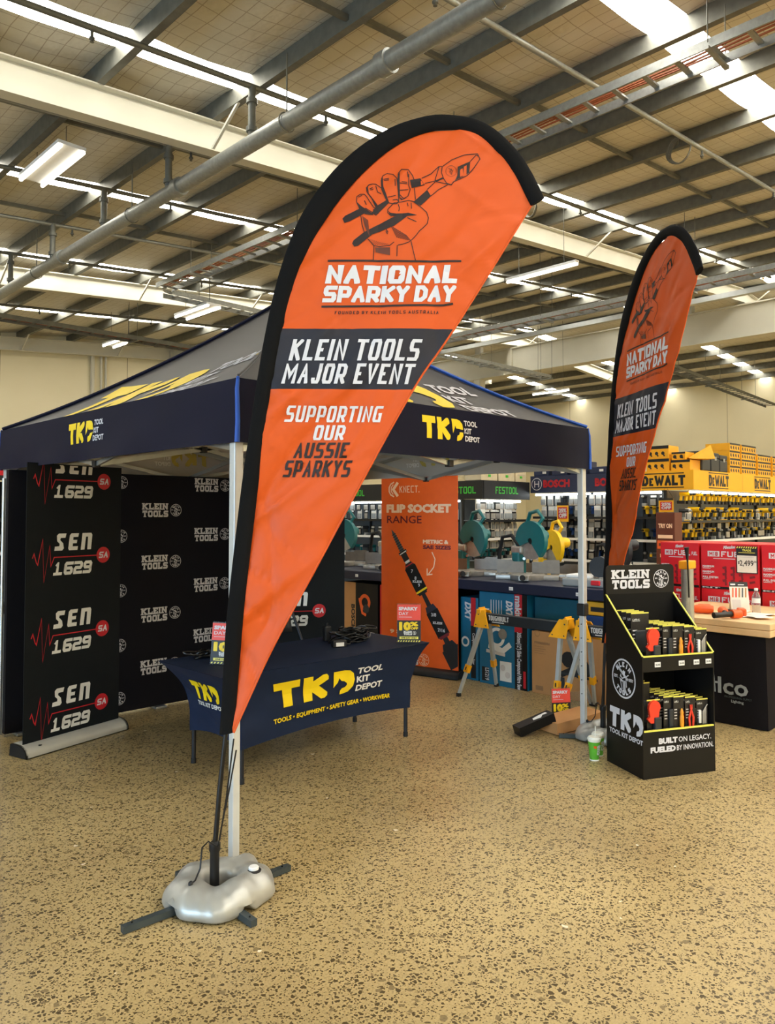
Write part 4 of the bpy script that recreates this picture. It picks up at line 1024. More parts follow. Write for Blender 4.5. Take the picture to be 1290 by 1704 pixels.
# tangles of black cable
def tangle(name, c, rx, ry, hz, n, seed, label):
    rnd = random.Random(seed); q = MB()
    for k in range(n):
        a0 = rnd.uniform(0, 6.28); r1, r2 = rnd.uniform(.35, 1) * rx, rnd.uniform(.35, 1) * ry; ox, oy = rnd.uniform(-.3, .3) * rx, rnd.uniform(-.3, .3) * ry; z0 = .008 + hz * k / n; ti = rnd.uniform(-.25, .25) * hz / max(rx, .01)
        q.tube([(c[0] + ox + r1 * math.cos(a0 + a) * (1 + .2 * math.sin(2 * a + k)), c[1] + oy + r2 * math.sin(a0 + a), max(c[2] + .007, c[2] + z0 + ti * r1 * math.cos(a) + .012 * math.sin(3 * a + k))) for a in [i * math.pi / 9 for i in range(18)]], .0055, 'black_gloss', 6, True)
    return tag(q.build(name, smooth=60), label, 'cables', None, 'stuff')
tangle('cable_tangle', (3.78, 4.22, TZ), .17, .11, .09, 18, 4, 'pile of black cables on the navy table beside the discount sign')
tangle('cable_tangle', (2.75, 4.42, TZ), .2, .07, .04, 10, 9, 'flat heap of black cables at the tent-wall end of the navy table')
t = thing('power_adapter', 'black power brick with white label among the table cables', 'adapter', (3.55, 4.1, TZ + .001), R(-20))
q = MB(); q.rbox(-.05, -.025, 0, .05, .025, .05, 'black', .006); q.build('case', t)
q = MB(); q.box(-.03, -.0262, .008, .03, -.0255, .035, 'paper'); q.build('sticker', t)
q = MB(); q.tube([(.05, 0, .02), (.09, .02, .01), (.12, .06, .03), (.08, .1, .05)], .005, 'black', 6); q.build('lead', t, 50)
t = thing('charger_block', 'upright black charger standing in the cable pile on the navy table', 'charger', (3.66, 4.36, TZ + .001), R(-20))
q = MB(); q.rbox(-.025, -.03, 0, .025, .03, .11, 'black', .008); q.build('case', t); q = MB(); q.tube([(0, 0, .11), (.0, 0, .13)], .008, 'black', 8); q.build('cable_gland', t)

def discount_sign(label, loc, rz, w=.155, h=.235, lean=8, foot=True):
    """clear acrylic stand with a printed card"""
    t = thing('sign_holder', label, 'sign', loc, rz)
    ey = Vector((0, math.sin(R(lean)), math.cos(R(lean)))); F = fr((-w / 2, 0, .004), (1, 0, 0), ey)
    q = MB(); q.slabp([(-.004, -.003), (w + .004, -.003), (w + .004, h + .008), (-.004, h + .008)], lambda x, y, d: F(x, y, d - .006), .003, 'acrylic')
    q.add([(-w / 2 - .004, -.005, .001), (w / 2 + .004, -.005, .001), (w / 2 + .004, .085, .001), (-w / 2 - .004, .085, .001), (-w / 2 - .004, -.005, .004), (w / 2 + .004, -.005, .004), (w / 2 + .004, .085, .004), (-w / 2 - .004, .085, .004)], [(0, 3, 2, 1), (4, 5, 6, 7), (0, 1, 5, 4), (1, 2, 6, 5), (2, 3, 7, 6), (3, 0, 4, 7)], 'acrylic'); q.build('acrylic_stand', t)
    q = MB(); ps = rect(0, h * .58, w, h, 'print_coral') + rect(0, 0, w, h * .58, 'sign_black')
    ps += sans('SPARKY', h * .085, 'print_white', .16, x=w * .07, y=h * .85, width=w * .78) + sans('DAY', h * .085, 'print_white', .02, x=w * .07, y=h * .72, width=w * .4) + rect(w * .07, h * .66, w * .62, h * .67, 'print_white')
    ps += sans('10', h * .2, 'print_yellow', .2, x=w * .12, y=h * .33, width=w * .42) + sans('%', h * .11, 'print_yellow', .14, x=w * .57, y=h * .43, width=w * .3) + sans('OFF', h * .06, 'print_yellow', .14, x=w * .58, y=h * .34, width=w * .3)
    ps += xf(kt(h * .11, 'print_grey', True), 1, w * .28, h * .19)
    ps += rect(w * .1, h * .085, w * .9, h * .15, 'yellow_edge') + sans('ONE DAY ONLY', h * .035, 'black', .16, x=w * .5, y=h * .1, width=w * .66, align='c')
    for k in range(9): ps += fill([(w * (.02 + k * .11), h * .012), (w * (.07 + k * .11), h * .012), (w * (.1 + k * .11), h * .05), (w * (.05 + k * .11), h * .05)], 'yellow_edge')
    q.slabp([(0, 0), (w, 0), (w, h), (0, h)], F, .001, 'sign_black'); q.prt(ps, lambda x, y, d: F(x, y, d), .0006); q.build('card', t)
    return t
discount_sign('upright red and black discount sign on the far corner of the navy table', (4.02, 3.87, TZ + .002), R(-48), .17, .27)
discount_sign('red and black discount sign on the navy table half behind the orange flag', (2.62, 4.1, TZ + .002), R(-60), .2, .25)

# ================================================================== cardboard display stand with carded tools
DX = Vector((.4718, -.2370)).normalized(); DA = math.atan2(DX.y, DX.x); DW, DD = .528, .378
t = thing('display_stand', 'black cardboard floor display stand with yellow edging and white badge header', 'display stand', (4.369, 2.249, 0), DA)
zs, ztop, zback, zhd = .286, .735, 1.075, 1.262
for s, nm in ((0, 'side_panel'), (1, 'side_panel')):
    x = .004 if s == 0 else DW - .004
    q = MB(); F = fr((x - .004, DD, 0), (0, -1, 0)) if s == 0 else fr((x + .004, 0, 0), (0, 1, 0))
    pl = [(0, 0), (DD, 0), (DD, ztop), (0, zback)] if s == 0 else [(0, 0), (DD, 0), (DD, zback), (0, ztop)]
    q.slabp(pl, F, .008, 'board_black')
    if s == 0:
        ps = ring(.185, .565, .118, .012, 'print_white') + xf(emblem(.105, 'print_white', 2), 1, .185, .565)
        ps = xf(emblem(.125, 'print_white', 2), 1, .19, .567) + xf(tkd(.125, 'print_white', 'print_white', False, True, .06), 1, .035, .245)
        q.prt(ps, F)
    q.build(nm, t)
    q = MB(); q.beam((x, .0, ztop), (x, DD, zback), .009, .006, 'yellow_edge'); q.build('edge_strip', t)
q = MB(); q.box(.008, 0, 0, DW - .008, .008, zs, 'board_black'); F = fr((0, 0, 0), (1, 0, 0))
q.prt(sans('BUILT', .032, 'print_white', .17, x=.115, y=.205, width=.13) + sans('ON LEGACY.', .032, 'print_white', .04, x=.256, y=.205, width=.24) + sans('FUELED', .032, 'print_white', .17, x=.055, y=.155, width=.175) + sans('BY INNOVATION.', .032, 'print_white', .04, x=.242, y=.155, width=.31 - .04), F); q.build('front_panel', t)
q = MB(); q.box(.008, -.001, zs - .006, DW - .008, .012, zs + .002, 'yellow_edge'); q.box(.008, -.001, ztop - .006, DW - .008, .012, ztop + .002, 'yellow_edge'); q.build('edge_strip', t)
q = MB(); q.box(.008, 0, ztop - .095, DW - .008, .008, ztop, 'board_black'); sp_ = q.build('price_rail', t)
for x, s in ((.11, '22.95'), (.285, '24.95'), (.395, '39.95'), (.485, '29.95')):
    q = MB(); Fp = fr((x - .021, -.001, ztop - .068), (1, 0, 0)); q.slabp([(0, 0), (.042, .0), (.042, .03), (0, .03)], lambda a, b, d, Fp=Fp: Fp(a, b, d + .001), .001, 'white'); q.prt(sans(s, .011, 'black', .08, x=.021, y=.009, align='c'), lambda a, b, d, Fp=Fp: Fp(a, b, d + .001)); q.build('price_ticket', sp_)
for z in (zs - .022, ztop - .034):
    q = MB(); q.box(.008, .008, z, DW - .008, DD - .008, z + .008, 'board_inner'); q.build('shelf', t)
q = MB(); q.box(.008, DD - .008, 0, DW - .008, DD, zback, 'board_inner'); q.build('back_panel', t)
q = MB(); F = fr((0, DD - .008, zback), (1, 0, 0)); hh = zhd - zback; c = .03
pl = [(0, 0), (DW, 0), (DW, hh - c)] + [(DW - c + c * math.cos(a), hh - c + c * math.sin(a)) for a in [k * math.pi / 12 for k in range(1, 7)]] + [(c - c * math.sin(a), hh - c + c * math.cos(a)) for a in [k * math.pi / 12 for k in range(0, 7)]]
q.slabp(pl, F, .008, 'board_black'); q.prt(slab('KLEIN', .058, 'print_white', x=.045, y=.098, width=.29) + slab('TOOLS', .058, 'print_white', x=.045, y=.032, width=.29) + xf(emblem(.062, 'print_white', 1), 1, .425, .092), F); q.build('header', t)
def dpos(x, y, z):
    c, s = math.cos(DA), math.sin(DA); return (4.369 + x * c - y * s, 2.249 + x * s + y * c, z)
# the carded tools: one of each kind, then copies in files front to back
def pack(kind):
    nm, lab, cat = {'stripper': ('cable_stripper_pack', '', 'tool pack'), 'tester': ('tester_pack', '', 'tool pack'), 'amber': ('amber_driver_pack', '', 'tool pack'), 'plier': ('plier_pack', '', 'tool pack'), 'key': ('key_set_pack', '', 'tool pack'), 'card': ('tall_card_pack', '', 'tool pack')}[kind]
    t = thing(nm, nm.replace('_', ' '), cat)
    w, h = {'stripper': (.095, .19), 'tester': (.078, .2), 'amber': (.075, .2), 'plier': (.075, .19), 'key': (.085, .17), 'card': (.13, .27)}[kind]
    q = MB(); F = fr((-w / 2, -.002, 0), (1, 0, 0)); q.slabp([(0, 0), (w, 0), (w, h), (0, h)], F, .003, 'pack_card')
    ps = rect(0, h - .008, w, h, 'yellow_edge') + rect(w * .08, h * .8, w * .5, h * .86, 'print_grey')
    for k in range(4): ps += rect(w * .08, h * (.3 + .09 * k), w * .34, h * (.33 + .09 * k), 'print_dim')
    ps += slab('KLEIN', h * .05, 'black', x=w * .1, y=h * .81)
    q.prt(ps, F, .0006); q.build('card', t)
    if kind == 'stripper':
        q = MB(); pl = [(-.03, .05), (.02, .05), (.03, .12)] + [(-.002 + .042 * math.cos(a), .14 + .046 * math.sin(a)) for a in [k * math.pi / 8 for k in range(0, 9)]] + [(-.036, .09), (-.052, .075), (-.04, .06)]
        q.slabp(pl, fr((0, -.02, 0), (1, 0, 0)), .018, 'glove_red'); q.build('stripper_body', t)
        q = MB(); q.rbox(-.008, -.03, .0, .04, -.004, .085, 'dark_case', .006); q.build('blister', t)
    elif kind == 'tester':
        q = MB(); q.rbox(-.005, -.016, .01, .03, -.003, .12, 'dark_case', .005); q.build('blister', t)
    elif kind == 'amber':
        q = MB(); q.lathe([(.008, .012), (.013, .02), (.013, .075), (.009, .09), (.012, .1), (.004, .125)], 'pack_amber', 10, (.012, -.016, 0)); q.build('driver', t, 40)
    elif kind == 'plier':
        q = MB()
        for s in (-1, 1): q.tube([(s * .012, -.012, .01), (s * .016, -.012, .06), (s * .004, -.012, .095), (-s * .004, -.012, .12), (-s * .006, -.012, .14)], [.006, .007, .006, .005, .003], 'glove_red', 6)
        q.build('pliers', t, 50)
    elif kind == 'key':
        q = MB()
        for k in range(5): q.tube([(.0 + .006 * k, -.008, .015), (.0 + .006 * k, -.008, .09 + .008 * k), (.012 + .006 * k, -.008, .1 + .008 * k)], .0028, 'saw_metal', 6)
        q.rbox(-.03, -.012, .02, -.012, -.003, .1, 'print_grey', .003); q.build('hex_keys', t, 50)
    else:
        q = MB(); q.rbox(-.04, -.014, .02, .04, -.003, .16, 'dark_case', .006); q.build('blister', t)
    return t
PROTO = {}
def file_of(kind, x, z, n, step, lab, grp, y0=.035):
    for k in range(n):
        loc = dpos(x, y0 + step * k, z); lb = ('front' if k == 0 else '%s in the file of' % ['', 'second', 'third', 'fourth', 'fifth', 'sixth', 'seventh'][k])
        L = (lab[0] + ' at the front of ' + lab[1]) if k == 0 else (lab[0] + ' %s back in ' % ['', 'second', 'third', 'fourth', 'fifth', 'sixth', 'seventh', 'eighth'][k] + lab[1])
        if kind not in PROTO: o = PROTO[kind] = pack(kind); o.location = loc; o.rotation_euler = (0, 0, DA); o['label'] = L; o['group'] = grp
        else: dup(PROTO[kind], loc, DA, L, grp)
for z, nm, sh in ((ztop - .024, 'upper', 0), (zs - .012, 'lower', 1)):
    tr = 'the %s tier of the display' % nm; g = 'carded tools on the %s display tier' % nm
    file_of('card', .095, z, 4 if not sh else 3, .05, ('tall black card pack', tr), g, .15)
    file_of('stripper', .105, z, 1, .05, ('orange-red cable stripper pack', tr), g, .04)
    file_of('tester', .225, z, 6, .045, ('narrow dark tester pack', tr), g, .05)
    file_of('amber', .285, z, 6, .045, ('amber-handled driver pack', tr), g, .035)
    file_of('plier', .375, z, 5, .045, ('red-handled pliers pack', tr), g, .04)
    file_of('key', .465, z, 4, .045, ('silver hex key pack', tr), g, .04)
# telescopic mast behind the stand
t = thing('light_mast', 'silver tubular mast with yellow collar standing behind the black display stand', 'light stand', (5.48, 2.46, 0))
for dx_, h, mm in ((-.035, 1.2, 'galv'), (.03, 1.22, 'alu')):
    q = MB(); q.tube([(dx_, 0, .0), (dx_, 0, h)], .03, mm, 14); q.build('tube', t, 50)
q = MB(); q.rbox(-.075, -.035, 1.2, .07, .035, 1.26, 'saw_yellow', .008); q.build('collar', t)
q = MB(); q.tube([(-.07, -.04, 1.0), (-.085, -.04, 1.25), (-.1, -.04, 1.36)], [.006, .006, .018], 'black', 8); q.build('grip', t, 50)
for a in (30, 150, 270):
    q = MB(); q.tube([(0, 0, .45), (.13 * math.cos(R(a)), .13 * math.sin(R(a)), .015)], .012, 'alu', 8); q.build('leg', t, 50)

# ================================================================== two steel sawhorses
def sawhorse(label, y0, y1):
    t = thing('sawhorse', label, 'sawhorse', (5.49, 0, 0)); t.location = (0, 0, 0)
    xc = 5.47
    q = MB(); q.rbox(xc - .035, y0 + .05, .625, xc + .035, y1 - .05, .712, 'saw_black', .006)
    F = fr((xc - .035, y1 - .12, .635), (0, -1, 0)); q.prt(block('TOUGHBUILT', .042, 'print_grey', W=.5, t=.17, gap=.1, x=.01, y=.022, width=.22) + rect(.05, .005, .18, .013, 'print_grey'), F)
    if y0 < 3: F = fr((xc - .035, y0 + .45, .635), (0, -1, 0)); q.prt(block('TOUGHBUILT', .042, 'print_grey', W=.5, t=.17, gap=.1, x=.01, y=.022, width=.22), F)
    q.build('cross_beam', t)
    for y, s in ((y0, 1), (y1, -1)):
        q = MB()
        for sx in (-1, 1):
            x = xc + sx * .05; F = fr((x + sx * .02, y, .59), (0, s, 0)); pl = [(0, 0), (.165, 0), (.11, .14), (.0, .145)]
            q.add([(xc + sx * .085, y, .59), (xc + sx * .085, y + s * .165, .59), (xc + sx * .04, y + s * .09, .735), (xc + sx * .04, y, .735), (xc + sx * .075, y, .59), (xc + sx * .075, y + s * .165, .59), (xc + sx * .03, y + s * .09, .735), (xc + sx * .03, y, .735)], [(0, 1, 2, 3), (7, 6, 5, 4), (0, 4, 5, 1), (1, 5, 6, 2), (2, 6, 7, 3), (3, 7, 4, 0)], 'saw_yellow')
        q.rbox(xc - .05, min(y, y + s * .05), .66, xc + .05, max(y, y + s * .05), .745, 'saw_yellow', .006); q.rbox(xc - .045, min(y + s * .02, y + s * .03), .70, xc + .045, max(y + s * .02, y + s * .035), .76, 'saw_yellow', .004)
        bk = q.build('end_bracket', t)
        q = MB()
        for sx in (-1, 1):
            for dy, dz in ((.02, .02), (.13, .02), (.03, .11)): q.lathe([(.007, 0), (.006, .004)], 'steel_leg', 8, (xc + sx * (.086 - dz * .3), y + s * dy, .59 + dz), 'x')
        q.build('rivets', bk)
        for sx in (-1, 1):
            top = Vector((xc + sx * .045, y + s * .07, .63)); ft = Vector((xc + sx * .27, y - s * .02, 0)); q = MB()
            mid = top.lerp(ft, .62); q.beam(top, mid, .036, .03, 'galv_leg', (0, 1, 0)); q.beam(top.lerp(ft, .5), ft + Vector((0, 0, .01)), .028, .022, 'galv_leg', (0, 1, 0)); lg = q.build('leg', t)
            q = MB(); q.beam(top.lerp(ft, .58), top.lerp(ft, .68), .046, .04, 'saw_yellow', (0, 1, 0)); q.beam(top.lerp(ft, .6) + Vector((sx * .022, 0, 0)), top.lerp(ft, .645) + Vector((sx * .022, 0, 0)), .022, .006, 'black', (0, 1, 0)); q.build('height_lock', lg)
            q = MB(); q.beam(ft + Vector((0, 0, .03)), ft, .034, .028, 'rubber', (0, 1, 0)); q.build('foot_cap', lg)
    return t
sawhorse('black and yellow sawhorse standing in front of the teal boxes', 3.43, 4.38)
sawhorse('black and yellow sawhorse passing behind the tent leg and display stand', 2.64, 3.36)

# ================================================================== litter at the tent leg
t = thing('cardboard_box', 'opened brown cardboard box lying on the floor by the tent leg', 'box', (5.0, 3.17, 0), R(-12))
q = MB(); q.add([(-.2, -.09, .005), (.28, -.1, .03), (.28, .12, .03), (-.2, .12, .005), (-.2, -.09, .085), (.28, -.1, .11), (.28, .12, .11), (-.2, .12, .085)], [(0, 3, 2, 1), (4, 5, 6, 7), (0, 1, 5, 4), (1, 2, 6, 5), (2, 3, 7, 6), (3, 0, 4, 7)], 'carton'); q.build('box_body', t)
q = MB(); q.slabp([(0, 0), (.2, 0), (.17, .11), (.03, .11)], fr((-.2, -.1, .005), (.1, 0, 0), (.3, -.9, .08)), .004, 'carton_dark'); q.build('flap', t)
t = thing('tool_carton', 'small black tool carton with white mark tilted on the floor', 'box', (4.72, 3.26, 0), R(-24))
q = MB(); c_, s_ = math.cos(R(16)), math.sin(R(16)); ex = Vector((c_, 0, s_)); ez = Vector((-s_, 0, c_)); O = Vector((-.15, -.05, .005)); v = [O + ex * a + Vector((0, b, 0)) + ez * c for a, b, c in ((0, 0, 0), (.3, 0, 0), (.3, .1, 0), (0, .1, 0), (0, 0, .065), (.3, 0, .065), (.3, .1, .065), (0, .1, .065))]
q.add(v, [(0, 3, 2, 1), (4, 5, 6, 7), (0, 1, 5, 4), (1, 2, 6, 5), (2, 3, 7, 6), (3, 0, 4, 7)], 'board_black'); F = fr(O + ez * .065, ex, (0, 1, 0)); q.prt(fill([(.14, .03), (.2, .02), (.23, .05), (.27, .045), (.27, .075), (.2, .07), (.15, .06)], 'white'), F); q.build('carton_body', t)
def cup(label, loc, straw):
    t = thing('paper_cup', label, 'cup', loc, R(-30))
    q = MB(); q.lathe([(.029, 0), (.029, .004), (.0405, .132), (.041, .134)], 'green_cup', 26)
    for k in range(4):
        for i in range(12):
            a = -1.9 + i * .09; r = .0312 + .0115 * (.03 + .018 * k) / .132; z = .02 + .02 * k + .008 * math.sin(i * .9 + k)
    q.build('cup_body', t, 50)
    q = MB(); q.lathe([(.029, -.0), (.0305, .0), (.031, .008), (.0298, .008)], 'cup_white', 26); q.lathe([(.0385, .118), (.0408, .124), (.0415, .132), (.0395, .132)], 'cup_white', 26); q.build('rim_band', t, 50)
    q = MB(); q.lathe([(.0435, .132), (.0445, .137), (.043, .142), (.039, .143), (.037, .15), (.02, .15), (.002, .149)], 'cup_white', 26); q.build('lid', t, 40)
    q = MB(); Fc = lambda x, y, d: ((.0306 + .089 * y + d) * math.sin(x / .035), -(.0306 + .089 * y + d) * math.cos(x / .035), y)
    q.prt(cut(xf(block('sub'.upper(), .03, 'print_white', W=.6, t=.22), 1, 0, 0, math.pi / 2), .006, .05), lambda x, y, d: Fc(x + .03, y + .04, d), .0006)
    q.prt(fill([(-.02, .085), (-.004, .08), (-.004, .098), (-.02, .1)], 'orange_tool'), Fc, .0006); q.build('cup_print', t)
    if straw: q = MB(); q.tube([(.006, 0, .12), (.01, .0, .215)], .0035, 'cup_white', 8); q.build('straw', t, 50)
    return t
cup('green paper cup with a straw beside the display stand', (4.497, 2.655, 0), True)
cup('green paper cup without straw tucked against the display stand', (4.60, 2.685, 0), False)
discount_sign('red and black discount sign standing on the floor behind the cardboard box', (5.12, 3.30, .0), R(-35), .15, .25, 4)
t = thing('acrylic_panel', 'empty clear acrylic sign holder on the floor by the sawhorse', 'sign holder', (5.32, 3.3, 0), R(-40))
q = MB(); q.box(-.07, -.002, .002, .07, .002, .2, 'acrylic'); q.box(-.07, -.03, 0, .07, .05, .003, 'acrylic'); q.build('panel', t)

# ================================================================== saw bench and the boxes beneath it
BX_ = 5.74
t = thing('saw_bench', 'long navy bench carrying the mitre saws', 'bench', (0, 0, 0))
q = MB(); q.rbox(BX_, 3.12, .872, 6.55, 8.6, .968, 'shelf_navy', .008); q.build('bench_top', t)
for k in range(7):
    y = 3.55 + k * .7; q = MB(); Fp = fr((BX_, y, .9), (0, -1, 0)); q.slabp([(0, 0), (.045, 0), (.045, .03), (0, .03)], lambda a, b, d, Fp=Fp: Fp(a, b, d + .002), .0015, 'white'); q.prt(rect(.006, .008, .03, .018, 'print_dim'), lambda a, b, d, Fp=Fp: Fp(a, b, d + .002)); q.build('price_ticket', t)
for y in (3.18, 5.15, 8.5):
    q = MB(); q.box(BX_ + .06, y - .03, 0, 6.5, y + .03, .872, 'shelf_navy'); q.build('bench_leg', t)
q = MB(); q.box(BX_ + .06, 3.15, .575, 6.5, 4.06, .6, 'shelf_navy'); q.build('mid_shelf', t)
q = MB(); q.box(6.5, 3.15, .05, 6.52, 8.5, .872, 'shelf_back'); q.build('back_sheet', t)
def carton(name, label, x0, y0, z0, x1, y1, z1, m, ps=None, group=None, cat='box', face='x', extra=None):
    """printed box; the artwork is on the side facing the aisle (-x) unless face is 'y'"""
    t = MB(); t.rbox(x0, y0, z0, x1, y1, z1, m, .004)
    if ps: t.prt(ps, fr((x0, y1, z0), (0, -1, 0)) if face == 'x' else fr((x0, y0, z0), (1, 0, 0)), .001)
    if extra: t.prt(extra, fr((x0, y0, z0), (1, 0, 0)), .001)
    return tag(t.build(name), label, cat, group)
def makita(w, h):
    ps = rect(w * .745, 0, w * .9, h, 'black') + rect(w * .745, h * .6, w * .9, h, 'print_red') + rect(w * .9, 0, w, h, 'board_black') + rect(w * .915, .02, w * .965, h * .2, 'print_red')
    ps += xf(sans('makita', .066, 'print_white', .12, width=h * .27), 1, w * .765, h * .98, -math.pi / 2) + xf(sans('DXT', .07, 'print_white', .16, shear=.2, width=.13), 1, w * .58, h * .92, -math.pi / 2)
    ps += xf(sans('305mm(12") Slide Compound Mitre Saw', .045, 'print_white', .1, width=h * .6), 1, w * .8, h * .6, -math.pi / 2)
    for k in range(5): ps += xf(rect(0, 0, .2 - .02 * (k % 3), .008, 'print_white'), 1, w * (.25 + .055 * k), h * .92, -math.pi / 2)
    ps += rect(.02, h * .68, w * .22, h * .82, 'print_grey') + disc(.08, h * .75, .03, 'print_dim', 12)
    ps += ring(w * .38, h * .52, .075, .03, 'print_grey') + stroke([(w * .2, h * .42), (w * .5, h * .38), (w * .66, h * .46)], .05, 'print_grey') + disc(w * .5, h * .56, .05, 'saw_metal', 12) + stroke([(w * .15, h * .36), (w * .55, h * .34)], .03, 'print_dim')
    ps += rect(w * .44, h * .06, w * .68, h * .27, 'print_grey') + disc(w * .5, h * .2, .03, 'print_dim', 10) + disc(w * .6, h * .13, .03, 'print_dim', 10) + rect(.03, h * .03, w * .2, h * .18, 'black') + xf(sans('LS1219', .045, 'print_white', .1, width=h * .13), 1, w * .13, h * .17, -math.pi / 2)
    return ps
carton('tool_box', 'big teal saw box with red and black edge standing beneath the bench', 5.78, 4.08, 0, 6.4, 4.63, .862, 'teal_box', makita(.55, .862))
ps = xf(sans('DXT', .075, 'print_white', .16, shear=.2, width=.16), 1, .06, .74, -math.pi / 2) + rect(.13, .02, .19, .79, 'black') + rect(.13, .52, .19, .79, 'print_red') + xf(sans('Compound Mitre Saw', .03, 'print_white', .08, width=.3), 1, .15, .45, -math.pi / 2) + ring(.06, .36, .04, .02, 'print_grey')
carton('tool_box', 'narrow teal saw box squeezed between the orange banner and the big teal box', 5.80, 4.66, 0, 6.4, 4.88, .79, 'teal_box', ps)
ps = ring(.06, .53, .025, .006, 'carton_dark') + rect(.03, .45, .18, .46, 'carton_dark') + sans('Professional', .02, 'carton_dark', .1, x=.03, y=.44, width=.16)
for k in range(4): ps += rect(.03, .415 - .02 * k, .03 + .1 + .02 * (k % 2), .419 - .02 * k, 'carton_dark')
ps += disc(.38, .34, .07, 'black', 14) + stroke([(.3, .2), (.42, .26), (.6, .24)], .05, 'black') + disc(.5, .28, .09, 'dark_case', 16) + rect(.3, .06, .34, .18, 'dark_case') + rect(.5, .05, .56, .2, 'dark_case') + rect(.04, .03, .12, .07, 'carton_dark') + stroke([(.26, .22), (.66, .2)], .02, 'dark_case')
carton('carton', 'large plain brown saw carton standing behind the sawhorse legs', 5.79, 3.30, 0, 6.4, 4.04, .55, 'carton', ps)
carton('tool_box', 'teal box painted as if in shade on the middle shelf above the brown carton', 5.84, 3.55, .602, 6.4, 4.04, .85, 'teal_shaded')
carton('tool_box', 'yellow tool box on the middle shelf over a blue box', 5.84, 3.22, .738, 6.4, 3.52, .85, 'yellow_box', rect(.05, .03, .2, .07, 'black'))
carton('tool_box', 'blue tool box on the middle shelf under the yellow box', 5.82, 3.22, .602, 6.4, 3.5, .735, 'blue_box')
carton('carton', 'cream and black saw carton standing beneath the bench beside the press wall', 5.80, 6.05, 0, 6.4, 6.6, .83, 'board_black', rect(0, 0, .19, .83, 'carton') + xf(sans('BOSCH', .06, 'sign_black', .12, width=.28), 1, .12, .58, -math.pi / 2) + ring(.34, .62, .07, .04, 'orange_tool') + stroke([(.25, .66), (.3, .5), (.36, .48)], .03, 'orange_tool') + disc(.36, .55, .05, 'dark_case', 12) + rect(.3, .12, .31, .36, 'print_cream') + xf(sans('AFG', .035, 'print_cream', .1), 1, .36, .3, -math.pi / 2) + rect(.42, .2, .5, .3, 'print_dim'))
carton('tool_box', 'slim red tool box at the edge of the orange banner', 5.80, 5.88, 0, 6.4, 6.02, .42, 'red_box', stroke([(.07, .1), (.07, .3)], .05, 'blue_box') + disc(.07, .34, .04, 'print_grey', 12))
carton('tool_box', 'slim red and blue tool box resting on the slim red one', 5.80, 5.88, .422, 6.4, 6.02, .83, 'red_box', stroke([(.07, .06), (.07, .26)], .06, 'blue_box') + disc(.07, .1, .04, 'print_grey', 12) + rect(.03, .33, .11, .36, 'print_white'))

